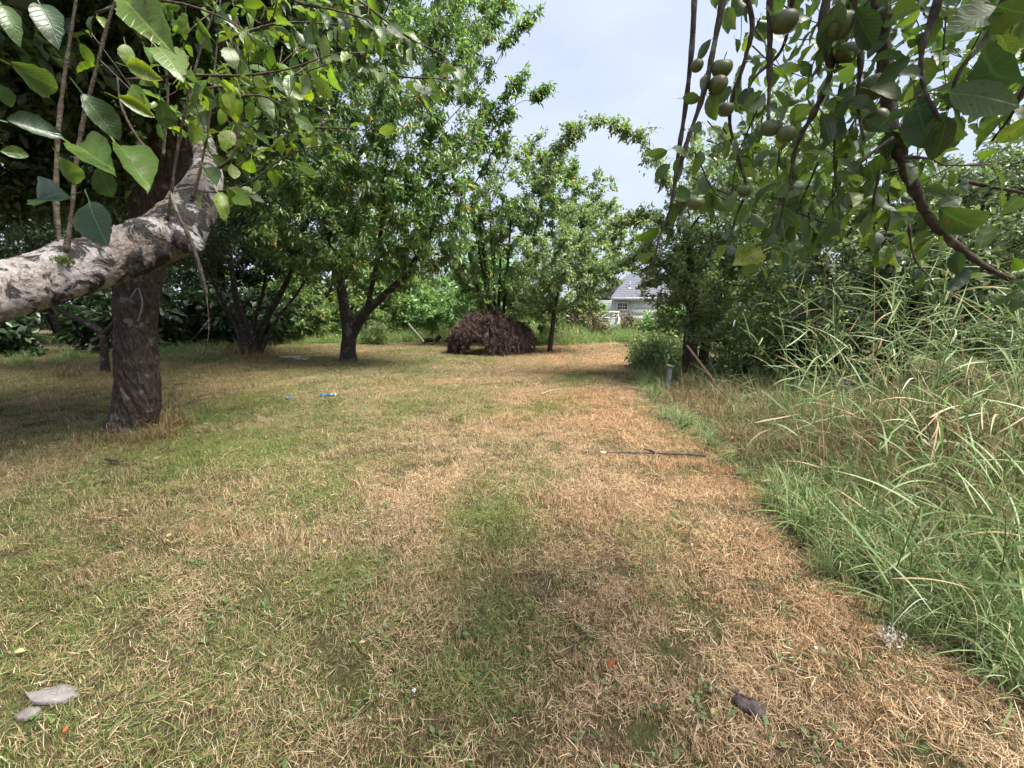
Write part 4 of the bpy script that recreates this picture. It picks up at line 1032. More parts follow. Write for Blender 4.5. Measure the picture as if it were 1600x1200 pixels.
# ------------------------------------------------------------------ old apple tree on the left with the pale limb across the view
POST_OLD = []
def old_apple():
    rg = np.random.default_rng(61)
    b = G(214, 672); Y0 = b[1]
    root = empty('old_apple_tree', (b[0], b[1], 0), 'old apple tree with dark furrowed trunk and thick pale limb reaching across the view', 'tree')
    tp = smooth_path([P(205, 690, Y0), P(210, 655, Y0), P(216, 610, Y0), P(213, 560, Y0), P(212, 510, Y0), P(214, 465, Y0), P(222, 420, Y0), P(240, 340, Y0), P(262, 250, Y0), P(280, 160, Y0), P(288, 80, Y0), P(300, -40, Y0)], 6)
    bark_tube('trunk', tp, [.30, .225, .21, .195, .19, .20, .205, .2, .18, .17, .14, .10], M['bark_trunk'], root, 110, 250, .095, 3.3, 12, 2.6, .95)
    Lp = [P(-170, 520, 1.25), P(-90, 490, 1.38), P(0, 455, 1.52), P(80, 432, 1.66), P(160, 408, 1.82), P(230, 382, 1.98), P(275, 358, 2.12), P(302, 322, 2.3), P(322, 282, 2.7), P(322, 245, 3.3), P(308, 200, 4.1), P(290, 160, 4.8), P(280, 140, Y0)]
    lp = smooth_path(Lp, 6)
    knots = [(P(306, 383, 1.98), .06, .055), (P(268, 402, 1.95), .05, .035), (P(110, 395, 1.7), .05, .03), (P(270, 330, 2.05), .05, .035), (P(215, 355, 1.9), .05, .03)]
    limb = bark_tube('limb', lp, [.07, .088, .094, .097, .10, .106, .112, .105, .085, .075, .085, .10, .11], M['bark_limb'], root, 80, 330, .10, 8.1, 15, knots=knots, plates=.4)
    stub = smooth_path([P(285, 372, 2.05), P(305, 385, 1.97), P(315, 392, 1.95)], 5)
    bark_tube('limb_stub', stub, [.07, .05, .03, .001], M['bark_limb'], root, 28, 30, .2, 4.0, 22)
    ms = MB()
    for k in range(260):
        c = P(98, 408, 1.62) + rg.normal(0, [.014, .012, .006]); t = c + np.array([rg.normal(0, .004), rg.normal(0, .004), .012]); s_ = np.array([.0025, 0, 0])
        ms.add([c - s_, c + s_, t], [(0, 1, 2)])
    ms.build('moss', plain_mat('moss', (.05, .07, .012), (.12, .14, .03), 60), root)['kind'] = 'stuff'
    # water shoots standing on the limb
    sh = []
    def shoot(pts, Y, r0, r1=.003): 
        p = px_path(pts, Y); t = twig(root, p, [r0, r1], M['bark_shoot'], rg, 'shoot', 8); sh.append((t, p)); return t, p
    s1, p1 = shoot([(103, 395), (112, 330), (120, 250), (132, 180), (150, 110), (165, 50), (186, -20)], 1.64, .0075, .004)
    s2, p2 = shoot([(95, 392), (88, 320), (90, 220), (98, 140), (108, 70), (122, -20)], 1.68, .008, .0045)
    s3, p3 = shoot([(262, 345), (268, 300), (278, 230), (292, 160), (310, 90), (330, 30), (345, -20)], [2.0, 1.98, 1.95, 1.92, 1.9, 1.9, 1.9], .007, .003)
    s4, p4 = shoot([(300, 310), (312, 270), (325, 200), (333, 130), (340, 60), (345, -10)], 2.15, .007, .003)
    s5, p5 = shoot([(330, 265), (345, 260), (362, 245), (372, 210), (374, 150), (372, 90), (368, 20)], 2.0, .008, .003)
    s6, p6 = shoot([(240, 250), (215, 215), (200, 190), (188, 160), (183, 120)], 2.4, .009, .004)
    s7, p7 = shoot([(255, 245), (258, 200), (262, 150), (258, 90), (250, 20)], 2.8, .010, .005)
    # dead twig hanging down in front of the trunk
    d = twig(root, px_path([(266, 300), (278, 335), (295, 370), (308, 405), (318, 440), (323, 460)], 1.9), [.006, .007, .008, .007], M['bark_twig'], rg, 'dead_twig', 7)
    twig(root, px_path([(322, 455), (326, 500), (325, 530), (318, 555)], 1.9), [.0025, .001], M['bark_twig'], rg, 'dead_twig', 4)
    twig(root, px_path([(326, 500), (310, 520), (285, 545)], 1.9), [.002, .001], M['bark_twig'], rg, 'dead_twig', 4)
    # leafy twigs reaching to the middle
    B, D_, Gn = 'leaf_near_bright', 'leaf_near_dark', 'leaf_near_green'
    tw = []
    for pts, Y, r0, ev, ln, keys in [
        ([(318, 300), (350, 298), (390, 285), (430, 255), (470, 235), (505, 228), (530, 226)], 1.75, .005, .06, .065, [B, B, Gn]),
        ([(200, 125), (290, 118), (380, 118), (450, 108), (520, 85), (570, 82)], 1.6, .006, .055, .085, [B, B, Gn]),
        ([(300, 140), (380, 132), (440, 128), (485, 110), (530, 95)], 1.7, .004, .055, .08, [B, Gn]),
        ([(560, 0), (600, 30), (640, 60), (690, 85), (710, 110)], 1.75, .005, .055, .085, [B, Gn, Gn]),
        ([(590, 110), (620, 118), (650, 122), (680, 122), (712, 128)], 1.6, .004, .05, .085, [B, Gn]),
        ([(340, 70), (400, 45), (450, 35), (520, 38), (600, 45)], 1.8, .006, .055, .085, [B, Gn, Gn]),
        ([(420, -20), (470, 5), (520, 15), (570, 30), (590, 45)], 1.7, .005, .06, .085, [B, Gn]),
        ([(370, 150), (410, 150), (440, 165), (460, 190)], 1.7, .004, .06, .07, [B, B]),
        ([(480, 200), (530, 200), (570, 205), (600, 215)], 2.0, .004, .06, .075, [B, Gn]),
        ([(150, 20), (220, 0), (300, 10), (370, 40), (400, 70)], 1.7, .006, .08, .085, [Gn, D_, B])]:
        p = px_path(pts, Y); t = twig(root, p, [r0, .0015], M['bark_twig'], rg, 'branch', 5)
        leafy(t, p, rg, ev, (1, 2), ln * .92, keys, droop=.75, spread=.7)
    # large leaves close to the viewer
    for px, py, l, a, Y, key in [(55, 200, 92, 12, 1.0, D_), (157, 182, 92, 52, 1.05, D_), (225, 32, 88, 48, 1.05, B), (213, 167, 66, 25, 1.2, B), (80, 308, 66, 175, 1.15, D_), (150, 345, 62, 72, 1.15, D_),
                                 (210, 260, 88, 50, 1.15, B), (166, 286, 58, 62, 1.2, D_), (148, 246, 72, 28, 1.1, B), (62, 125, 108, 28, 1.0, Gn), (108, 268, 58, 55, 1.3, Gn), (24, 240, 48, 8, 1.1, Gn), (76, 30, 56, 60, 1.2, D_),
                                 (225, 112, 56, 18, 1.4, B), (16, 32, 56, 60, 1.0, Gn), (8, 150, 50, 50, 1.0, D_), (305, 210, 46, 60, 1.7, Gn), (255, 180, 50, 80, 1.6, D_), (262, 88, 46, 40, 1.6, Gn), (135, 85, 40, 60, 1.5, B), (200, 85, 34, 75, 1.5, B),
                                 (357, 218, 30, 110, 1.8, B), (362, 310, 34, 60, 1.7, B), (348, 318, 40, 65, 1.7, B), (375, 305, 30, 35, 1.7, B), (330, 275, 34, 50, 1.8, Gn), (480, 320 - 58, 34, 20, 1.7, B), (390, 262, 30, 100, 1.7, B)]:
        near = s1 if px < 200 else s3
        px_leaf(near, px, py, l, a, Y, key, rg)
    leafy(s4, p4, rg, .13, (1, 2), .075, [B, Gn], droop=.4, start=.25)
    leafy(s5, p5, rg, .12, (1, 2), .075, [B, B, Gn], droop=.4, start=.15)
    leafy(s7, p7, rg, .14, (1, 2), .08, [Gn, D_], droop=.4, start=.3)
    POST_OLD.append((root, rg))
    # the rest of the crown overhead
    sk = Skel(rg); sk.path(tp[30:], np.full(len(tp) - 30, .05))
    es = [ell(120, 60, 260, 150, Y0 - .6, 1.8), ell(330, 20, 170, 120, Y0 - .4, 1.6), ell(-120, 150, 200, 170, Y0 - .4, 1.8), ell(60, 240, 170, 90, Y0 + .4, 1.2), ell(200, -160, 420, 180, Y0 - .6, 2.4), ell(-350, 40, 300, 250, Y0 - .8, 2.0),
          ell(-250, -100, 420, 200, 3.2, 1.2), ell(230, 110, 110, 110, Y0 + .9, .9), (np.array([-6.0, 7.6, 4.9]), np.array([2.6, 2.2, 1.3])), (np.array([-8.5, 5.0, 4.4]), np.array([2.4, 2.4, 1.4])), (np.array([-4.3, 6.6, 4.9]), np.array([1.8, 1.8, 1.0])), (np.array([-3.6, 4.6, 4.7]), np.array([1.6, 1.5, .8])), (np.array([-6.6, 3.0, 4.3]), np.array([2.4, 1.8, 1.1])), (np.array([-3.5, 3.6, 4.8]), np.array([1.9, 1.5, .75])), (np.array([-2.7, 2.5, 4.4]), np.array([1.3, 1.2, .6])), (np.array([-5.2, 2.4, 4.6]), np.array([2.0, 1.5, .8])), (np.array([-4.8, 5.2, 5.3]), np.array([1.8, 1.5, .8]))]  # lobes given in metres are added, mostly out of view, to shade the lawn
    T = fill(rg, es, 2200, .35); sk.grow(T, .3, 0, .6, 0, path_cost=.1); sk.finish(.004, limit=.05)
    tb = sk.tubes(0, .05); add_mesh('branches', tb[0], tb[1], M['bark_dark'], root)['kind'] = 'stuff'
    keep = lambda p: (p[:, 1] > 2.2) | (p[:, 2] > 3.0)
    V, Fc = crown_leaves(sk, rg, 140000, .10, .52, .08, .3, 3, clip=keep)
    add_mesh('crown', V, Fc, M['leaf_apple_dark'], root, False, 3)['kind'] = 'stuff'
    # white ribbon tied round the trunk
    rib = empty('cloth_ribbon', tuple(P(216, 470, Y0 - .33)), 'pale cloth ribbon hanging from the old apple trunk below the limb', 'ribbon')
    m_r = plain_mat('ribbon', (.10, .105, .12), (.17, .175, .19), 20)
    for pts in ([(213, 450), (206, 462), (200, 470)], [(216, 450), (221, 466), (222, 478), (219, 490), (215, 502)], [(200, 469), (206, 472), (212, 475)]):
        p = px_path(pts, Y0 - .36); w = .010; mb = MB()
        V = []
        for q in p: V += [q - [w, 0, 0], q + [w, 0, 0], q + [w, .004, 0], q - [w, -.004, 0]]
        Fq = []
        for i in range(len(p) - 1):
            for k in range(4): Fq.append((4 * i + k, 4 * i + (k + 1) % 4, 4 * i + 4 + (k + 1) % 4, 4 * i + 4 + k))
        mb.add(V, Fq); mb.build('strip', m_r, rib)
old_apple()

# ------------------------------------------------------------------ apple tree overhead on the right
ap_m, nt, N, L, out = new_mat('apple_skin')
tc = N.new('ShaderNodeTexCoord'); no = N.new('ShaderNodeTexNoise'); no.inputs['Scale'].default_value = 2.2; no.inputs['Detail'].default_value = 5
oi = N.new('ShaderNodeObjectInfo'); av = N.new('ShaderNodeVectorMath'); av.operation = 'ADD'
L.new(tc.outputs['Object'], av.inputs[0]); L.new(oi.outputs['Location'], av.inputs[1]); L.new(av.outputs['Vector'], no.inputs['Vector'])
rp = ramp(N, [(.35, (.07, .10, .032)), (.52, (.105, .125, .042)), (.66, (.115, .075, .038)), (.78, (.12, .05, .036))]); L.new(no.outputs['Fac'], rp.inputs['Fac'])
vo = N.new('ShaderNodeTexVoronoi'); vo.inputs['Scale'].default_value = 14; L.new(tc.outputs['Object'], vo.inputs['Vector'])
vr = N.new('ShaderNodeMapRange'); vr.inputs['From Min'].default_value = .06; vr.inputs['From Max'].default_value = .1; vr.inputs['To Min'].default_value = .5; vr.inputs['To Max'].default_value = 0
L.new(vo.outputs['Distance'], vr.inputs['Value'])
mx = N.new('ShaderNodeMix'); mx.data_type = 'RGBA'; mx.inputs['B'].default_value = (.34, .32, .2, 1); L.new(vr.outputs['Result'], mx.inputs['Factor']); L.new(rp.outputs['Color'], mx.inputs['A'])
pb = N.new('ShaderNodeBsdfPrincipled'); pb.inputs['Roughness'].default_value = .42; L.new(mx.outputs['Result'], pb.inputs['Base Color']); L.new(pb.outputs[0], out.inputs['Surface'])
M['apple'] = ap_m
def apple_mesh(nu=18, nv=10):
    V, Fc = [], []
    for j in range(nv + 1):
        t = math.pi * j / nv
        r = math.sin(t) * (1 + .10 * math.cos(t)); z = math.cos(t) * .9 - .28 * math.exp(-(t / .42) ** 2) + .16 * math.exp(-((math.pi - t) / .35) ** 2)
        for i in range(nu):
            a = 2 * math.pi * i / nu; V.append([r * math.cos(a) * (1 + .02 * math.cos(5 * a)), r * math.sin(a), z])
    for j in range(nv):
        for i in range(nu): Fc.append((j * nu + i, (j + 1) * nu + i, (j + 1) * nu + (i + 1) % nu, j * nu + (i + 1) % nu))
    n = len(V); v2, q2 = tube_arrays(np.array([[0, 0, .55], [.03, 0, .9], [.1, .02, 1.3]]), np.array([.06, .05, .06]), 5)
    V += v2.tolist(); Fc += [tuple(int(k) + n for k in f) for f in q2]
    return mesh_from('apple', np.array(V), [i for f in Fc for i in f], [len(f) for f in Fc], M['apple'], True)
APPLE = apple_mesh()
def apple(parent, p, r, rg):
    o = bpy.data.objects.new('apple', APPLE); COL.objects.link(o)
    o.matrix_local = Matrix.Translation(Vector(np.asarray(p) - org(parent))) @ Matrix.Rotation(rg.uniform(-.5, .5), 4, 'X') @ Matrix.Rotation(rg.uniform(0, 6.28), 4, 'Z') @ Matrix.Diagonal((r, r, r, 1))
    o.parent = parent
    return o

def leaf_cloud(parent, key, centers, rg, length, name='foliage', droop=.6):
    src = LM[key]; Vs, Fs, n = [], [], 0
    for c in centers:
        me = src[int(rg.integers(5))]
        v = np.zeros(len(me.vertices) * 3, np.float32); me.vertices.foreach_get('co', v); v = v.reshape(-1, 3)
        fi = np.zeros(len(me.loops), np.int32); me.loops.foreach_get('vertex_index', fi)
        d = unit(rg.normal(size=3) * .8 + [0, -.1, -droop]); nn = unit(rg.normal(size=3) * .7 + [0, -.4, .8]); x = unit(np.cross(d, nn)); z = np.cross(x, d)
        v = v @ np.array([x, d, z]) * length * rg.uniform(.65, 1.2) + c
        Vs.append(v); Fs.append(fi.reshape(-1, 4) + n); n += len(v)
    o = add_mesh(name, np.concatenate(Vs), np.concatenate(Fs), cloud_mats[key], parent); o['kind'] = 'stuff'
    return o
cloud_mats = {'leaf_near_green': leaf_mat('leaf_cloud_green', [(0, (0.04, 0.08, 0.028)), (0.5, (0.07, 0.125, 0.038)), (1, (0.13, 0.19, 0.05))], trans=0.42, tcol=(1.2, 1.2, 0.45), patch=0.2, under=0.35),
              'leaf_near_bright': leaf_mat('leaf_cloud_bright', [(0, (0.05, 0.10, 0.022)), (0.5, (0.085, 0.16, 0.025)), (1, (0.15, 0.22, 0.03))], trans=0.48, tcol=(1.25, 1.2, 0.35), patch=0.2, under=0.2)}
def twig_cloud(parent, key, boxes, rg, length, ntw, per):
    C = []; mb = MB()
    for (x0, x1, y0, y1, Y0, Y1) in boxes:
        for k in range(ntw):
            px, py, Y = rg.uniform(x0, x1), rg.uniform(y0, y1), rg.uniform(Y0, Y1)
            a = P(px, py, Y); b = a + np.array([rg.normal(0, .12), rg.normal(0, .12), rg.uniform(.05, .3)]); p = smooth_path([b, (a + b) / 2 + rg.normal(0, .02, 3), a], 4)
            mb.tube(p, np.linspace(.003, .0012, len(p)), 4, False)
            for q in range(per): i = rg.integers(0, len(p)); C.append(p[i] + rg.normal(0, .02, 3))
    mb.build('twigs', M['bark_twig'], parent, True)['kind'] = 'stuff'
    return leaf_cloud(parent, key, C, rg, length)

def right_apple():
    rg = np.random.default_rng(71)
    base = np.array([3.1, -0.5, 0.0])
    root = empty('overhanging_apple_tree', tuple(base), 'apple tree whose leafy fruiting branches hang into view from above', 'tree')
    tk = smooth_path([base + [0, 0, -.1], base + [.03, .05, .7], base + [-.08, .1, 1.5], base + [-.2, .2, 2.3], base + [-.3, .4, 3.0]], 6)
    bark_tube('trunk', tk, [.2, .17, .15, .13, .09], M['bark_trunk'], root, 24, 50, .1, 5, 9, 1.5, .4)
    Gn, B, D_ = 'leaf_near_green', 'leaf_near_bright', 'leaf_near_dark'
    specs = [
        ([(1372, -60), (1380, 60), (1388, 150), (1398, 215), (1425, 285), (1452, 340), (1500, 388), (1560, 428), (1650, 462)], 1.35, [.022, .019, .016, .010, .006], .085, (1, 3), .088),
        ([(1087, -60), (1082, 60), (1072, 160), (1060, 240), (1052, 300), (1046, 330)], 1.25, [.009, .007, .004], .3, (0, 1), .05),
        ([(1140, -60), (1118, 60), (1098, 150), (1074, 220), (1056, 285), (1046, 330), (1030, 372), (1020, 420)], 1.2, [.010, .007, .004, .002], .07, (1, 2), .066),
        ([(1203, -60), (1203, 60), (1202, 130), (1200, 190)], 1.25, [.009, .007, .004], .07, (1, 3), .075),
        ([(1300, -60), (1285, 50), (1298, 110), (1272, 175), (1245, 225), (1232, 290), (1215, 330)], 1.2, [.010, .008, .003], .06, (1, 3), .08),
        ([(1315, 130), (1305, 200), (1304, 260), (1312, 330)], 1.2, [.005, .002], .06, (1, 2), .075),
        ([(1375, 265), (1362, 335), (1372, 365), (1395, 378)], 1.25, [.004, .002], .06, (1, 3), .075),
        ([(1415, 245), (1450, 248), (1480, 258), (1548, 257)], 1.3, [.005, .002], .08, (1, 2), .08),
        ([(1500, 282), (1550, 292), (1610, 305), (1660, 330)], 1.4, [.006, .004], .1, (0, 2), .075),
        ([(1150, -60), (1175, 30), (1165, 90), (1140, 180), (1155, 250), (1165, 295), (1150, 340), (1132, 400)], 1.3, [.007, .005, .002], .07, (1, 2), .07),
        ([(1420, 350), (1424, 385), (1432, 410), (1450, 430), (1462, 450)], 1.3, [.004, .0015], .09, (1, 2), .06),
        ([(1480, -60), (1460, 20), (1440, 80), (1445, 140), (1470, 190)], 1.1, [.010, .006, .003], .07, (1, 2), .085),
        ([(1600, -60), (1570, 0), (1540, 60), (1500, 110), (1480, 170)], 1.05, [.009, .006, .003], .08, (1, 2), .095),
        ([(1660, 60), (1610, 120), (1580, 180), (1550, 220)], 1.05, [.006, .003], .09, (1, 2), .09),
        ([(1240, -60), (1235, 20), (1220, 80), (1180, 120), (1160, 160)], 1.3, [.007, .005, .003], .07, (1, 2), .075),
        ([(1228, 290), (1222, 330), (1210, 370), (1180, 410)], 1.25, [.003, .0015], .07, (1, 2), .07),
        ([(1395, 215), (1350, 250), (1320, 290), (1290, 330)], 1.3, [.005, .002], .06, (1, 3), .08),
        ([(1340, -60), (1335, 20), (1345, 90), (1340, 160), (1350, 220)], 1.15, [.008, .006, .003], .07, (1, 3), .085)]
    tot = 0; first = None; conn = []
    brs = []
    for k, (pts, Y, rad, ev, per, ln) in enumerate(specs):
        p = px_path(pts, Y, dy=rg.uniform(-.05, .15))
        t = twig(root, p, rad, M['bark_twig'], rg, 'branch', 8 if k == 0 else 6); brs.append((t, p))
        if tot < 265: tot += leafy(t, p, rg, ev * .95, per, ln * .88, [Gn, Gn, Gn, D_, B], droop=.7, start=0.12) if k != 1 else 0
        if pts[0][1] < 0: conn.append((p[0], rad[0]))
        elif k in (13, 8): conn.append((p[-1] if k == 8 else p[0], rad[0]))
    for px, py, l, a, Y, key in [(1540, 150, 118, 5, .95, Gn), (1300, 42, 80, 100, 1.1, D_), (1500, 175, 70, 30, 1.1, Gn), (1560, 130, 100, 170, 1.0, D_), (1440, 190, 74, 80, 1.1, D_), (1590, 200, 80, 140, 1.0, Gn), (1350, 45, 70, 60, 1.1, D_),
                                 (1590, 20, 70, 20, 1.0, Gn), (1530, 25, 70, 160, 1.0, Gn), (1500, 345, 76, 30, 1.2, Gn), (1080, 155, 28, 5, 1.2, Gn), (1065, 235, 30, 15, 1.2, Gn), (1035, 268, 34, 130, 1.2, Gn), (1028, 240, 32, 160, 1.2, Gn),
                                 (1170, 400, 45, 160, 1.25, B), (1240, 385, 34, 170, 1.25, B), (1590, 415, 26, 60, 1.2, B), (1165, 390, 40, 150, 1.25, B)]:
        px_leaf(brs[11 if px > 1400 else 2][0], px, py, l, a, Y, key, rg, .6)
    for px, py, r, Y in [(1226, 34, 19, 1.22), (1128, 107, 16, 1.2), (1122, 133, 15, 1.2), (1089, 103, 10, 1.22), (1134, 171, 13, 1.25), (1204, 200, 15, 1.2), (1228, 210, 15, 1.18), (1163, 298, 11, 1.3), (1087, 317, 14, 1.18), (1066, 317, 10, 1.22),
                         (1365, 137, 21, 1.2), (1368, 188, 18, 1.22), (1309, 40, 24, 1.12), (1324, 82, 17, 1.18)]:
        q = P(px, py, Y); j = int(np.argmin([np.min(np.linalg.norm(p - q, axis=1)) for _, p in brs]))
        apple(brs[j][0], q, r * .88 * Y / F, rg)
    twig_cloud(root, Gn, [(1130, 1330, -20, 330, 1.35, 2.0), (1290, 1480, -20, 380, 1.35, 2.1), (1440, 1660, -20, 260, 1.3, 2.2), (1180, 1420, 230, 410, 1.4, 2.0)], rg, .072, 42, 7)
    # boughs above the frame that carry the hanging twigs
    for q, r in conn:
        s0 = tk[-8]; mid1 = s0 * .6 + q * .4 + [0, 0, .75]; mid2 = s0 * .15 + q * .85 + [0, 0, .45]
        p = smooth_path([s0, mid1, mid2, q], 7)
        twig(root, p, [max(.028, r * 2), max(.018, r * 1.4), r], M['bark_twig'], rg, 'bough', 7)
    # crown above
    sk = Skel(rg); sk.path(tk[10:], np.full(len(tk) - 10, .05))
    T = fill(rg, [(np.array([2.4, .6, 3.7]), np.array([1.5, 1.6, .6])), (np.array([1.2, 1.2, 3.5]), np.array([.7, .8, .35]))], 160, .3); sk.grow(T, .3, 6, .6); sk.finish(.004, limit=.03)
    tb = sk.tubes(0, .05); add_mesh('branches', tb[0], tb[1], M['bark_twig'], root)['kind'] = 'stuff'
    V, Fc = crown_leaves(sk, rg, 5000, .08, .52, .07, .3, 3, clip=lambda p: p[:, 2] > 2.9 + np.maximum(p[:, 1] - .3, 0) * .75)
    add_mesh('crown', V, Fc, M['leaf_mid'], root, False, 3)['kind'] = 'stuff'
right_apple()

twig_cloud(POST_OLD[0][0], 'leaf_near_bright', [(200, 420, -20, 160, 1.9, 2.8), (400, 600, -20, 120, 1.9, 2.8), (320, 480, 120, 230, 1.9, 2.5), (265, 390, 140, 265, 2.0, 2.5)], POST_OLD[0][1], .075, 16, 6)

# apples on the trees behind
rgx = np.random.default_rng(77)
for nm, n, boxp in (('arching_apple_tree', 46, (880, 1260, 190, 470, 9.0)), ('dense_apple_tree', 30, (1280, 1590, 300, 500, 5.7)), ('slim_apple_tree', 22, (840, 960, 360, 470, 14.2))):
    root = bpy.data.objects[nm]; cr = [c for c in root.children if c.name.startswith('crown')][0]
    vv = np.zeros(len(cr.data.vertices) * 3, np.float32); cr.data.vertices.foreach_get('co', vv); vv = vv.reshape(-1, 3) + ORIGIN[root.name]
    near = vv[vv[:, 1] < np.percentile(vv[:, 1], 35)]
    for k in range(n):
        apple(root, near[rgx.integers(len(near))] + [0, -.04, -.04], rgx.uniform(.026, .036), rgx)

# ------------------------------------------------------------------ tall reed grass on the bank
BL = []
for k in range(7):
    r = np.random.default_rng(400 + k); V, Fc = [], []; n = 8; d = np.array([0, 1.0, .9 - .12 * k]); d = unit(d); p = np.zeros(3); roll = r.normal(0, .5)
    for i in range(n + 1):
        t = i / n; w = .017 * (min(1, .35 + 3.5 * t)) * (1 - t ** 2.2) + .0006
        sx = np.array([math.cos(roll * t), 0, math.sin(roll * t)])
        V += [p - sx * w, p + np.array([0, 0, -.006 * (1 - t)]), p + sx * w]
        p = p + d / n; d = unit(d + np.array([r.normal(0, .03), 0, -(.015 + .028 * k) * (0.6 + t)]))
    for i in range(n):
        for j in range(2): a = i * 3 + j; Fc.append((a, a + 1, a + 4, a + 3))
    BL.append(mesh_from('blade', np.array(V), [i for f in Fc for i in f], [4] * len(Fc), M['reed'], True))
M['reed_dead'] = grass_mat('reed_dead', [(0, (.2, .16, .08)), (1, (.3, .26, .14))], STRAW, attr=False, fixed=.75, trans=.15)
BLD = []
for me in BL:
    m2 = me.copy(); m2.materials.clear(); m2.materials.append(M['reed_dead']); BLD.append(m2)
def reed(base, lean, h, rg, label, group, nb=8, first=.25, bl=.42, dead=False):
    root = empty('reed_stalk', tuple(base), label, 'reed', group)
    top = base + np.array([lean[0] * h, lean[1] * h, h * math.sqrt(max(.1, 1 - lean[0] ** 2 - lean[1] ** 2))])
    p = smooth_path([base + [0, 0, -.05], base * .5 + top * .5 + [-(lean[0]) * .12 * h, 0, .06 * h], top], 7)
    mb = MB(); mb.tube(p, np.linspace(.0042, .0015, len(p)), 5); mb.build('stem', M['reed_dead'] if dead else M['reed'], root, True)
    az = rg.uniform(0, 6.28)
    for k in range(nb):
        u = first + (1 - first) * k / (nb - .6); i = min(int(u * (len(p) - 1)), len(p) - 2); f = u * (len(p) - 1) - i
        q = p[i] * (1 - f) + p[i + 1] * f; az += math.pi + rg.normal(0, .5)
        o = bpy.data.objects.new('blade', (BLD if dead else BL)[int(rg.integers(7))]); COL.objects.link(o); o.parent = root
        ln = bl * rg.uniform(.6, 1.15) * (1 - .3 * abs(u - .6))
        o.matrix_local = Matrix.Translation(Vector(q - base)) @ Matrix.Rotation(az, 4, 'Z') @ Matrix.Rotation(rg.normal(.1, .35), 4, 'X') @ Matrix.Rotation(rg.normal(0, .4), 4, 'Y') @ Matrix.Diagonal((ln * rg.uniform(1.5, 2.8) * .42, ln, ln, 1))
    return root
rg = np.random.default_rng(81)
for k in range(86):
    px = rg.uniform(1215, 1640); py = rg.uniform(635, 735) + (px - 1225) * .12
    b = G(px, py); b = ground_z(b)
    reed(b, (rg.normal(.0, .2), rg.normal(-.05, .15)), rg.uniform(1.15, 1.95), rg, 'tall green reed stalk with long arching blades standing on the bank', 'tall reeds on the bank', bl=.46)
for k in range(30):                         # shorter bent ones nearer the lawn
    px = rg.uniform(1330, 1640); py = rg.uniform(760, 1010) + (px - 1330) * .15
    b = ground_z(G(px, py))
    reed(b, (rg.normal(-.15, .3), rg.normal(-.1, .2)), rg.uniform(.45, .85), rg, 'short bent reed stalk leaning over the grass near the lawn edge', 'short bent reeds', nb=6, bl=.40)
for k in range(64):                         # a lower tangled belt in front of the tall ones
    px = rg.uniform(1215, 1640); py = rg.uniform(660, 790) + (px - 1215) * .12
    dead = k % 4 == 0
    reed(ground_z(G(px, py)), (rg.normal(-.05, .35), rg.normal(-.1, .25)), rg.uniform(.55, 1.15), rg,
         'straw-coloured dead reed stalk bent among the green reeds' if dead else 'waist-high green reed stalk in the tangle before the tall reeds', 'dead reeds on the bank' if dead else 'waist-high reeds on the bank', nb=7, first=.12, bl=.42, dead=dead)
b = ground_z(G(1180, 648)); reed(b, (-.86, -.1), .95, rg, 'reed stalk lying almost flat, pointing out over the path edge', None, nb=7, bl=.4)
b = ground_z(G(1560, 720)); reed(b, (-.7, -.1), 1.4, rg, 'long reed stalk slanting across the reed clump towards the hollow', None, nb=7, bl=.5)

# grass tufts along the mown edge
TF = [blade_mesh('grass_tuft', 150, .13, .22, .52, 26, .0075, M['tuft'], seg=6, droop=1.9, seed=500 + k) for k in range(5)]
TD = [blade_mesh('dry_tuft', 240, .22, .14, .40, 40, .0075, M['tuft_dry'], seg=4, droop=1.3, seed=520 + k, lie=.2) for k in range(3)]
def tuft(px, py, s, label, group, meshes, rg, name='grass_tuft'):
    o = bpy.data.objects.new(name, meshes[int(rg.integers(len(meshes)))]); COL.objects.link(o)
    o.location = ground_z(G(px, py)); o.rotation_euler = (rg.normal(0, .08), rg.normal(0, .08), rg.uniform(0, 6.28)); o.scale = (s * rg.uniform(.9, 1.15), s * rg.uniform(.9, 1.15), s)
    tag(o, label, 'grass tuft', group)
for px, py, s in [(1215, 800, .85), (1262, 830, 1.0), (1232, 775, .8), (1300, 850, .9), (1340, 840, .9), (1135, 728, .5), (1165, 750, .5), (1380, 900, .9), (1430, 930, .85), (1470, 960, .8), (1520, 1000, .75), (1570, 1040, .75), (1600, 1090, .7), (1540, 950, .9),
                  (1585, 1000, .85), (1420, 860, 1.0), (1490, 880, .9), (1000, 580, .75), (1012, 600, .8), (1020, 622, .8), (1000, 612, .6), (1045, 655, .7), (1070, 668, .7), (1095, 685, .6), (990, 595, .5), (1110, 700, .6), (985, 565, .6), (1350, 790, .9), (1290, 770, .8), (1600, 930, .9)]:
    tuft(px, py, s, 'arching green grass tuft on the edge of the mown lawn', 'green grass tufts along the lawn edge', TF, rg)
for px, py, s, lab in [(250, 668, 1.0, 'dry brown grass clump beside the old apple trunk'), (285, 668, .8, 'dry brown grass clump a step from the old apple trunk'), (190, 690, .7, 'withered grass at the shaded side of the old apple trunk'), (215, 694, .6, 'low withered grass right at the old apple trunk base'), (260, 684, .7, 'dry grass just in front of the old apple trunk'), (232, 690, .7, 'withered grass in front of the old apple trunk'),
                       (375, 557, 2.0, 'withered grass skirt at the many-stemmed tree base'), (412, 555, 2.0, 'withered grass clump on the open side of the many-stemmed tree'), (395, 562, 1.4, 'short withered grass before the many-stemmed tree'), (105, 592, 1.2, 'dark grass clump in the deep shade')]:
    if lab: tuft(px, py, s, lab, None, TD, rg, 'dry_grass_clump')
tuft(160, 672, .55, 'shaded green grass tuft against the old apple trunk', None, TF, rg)
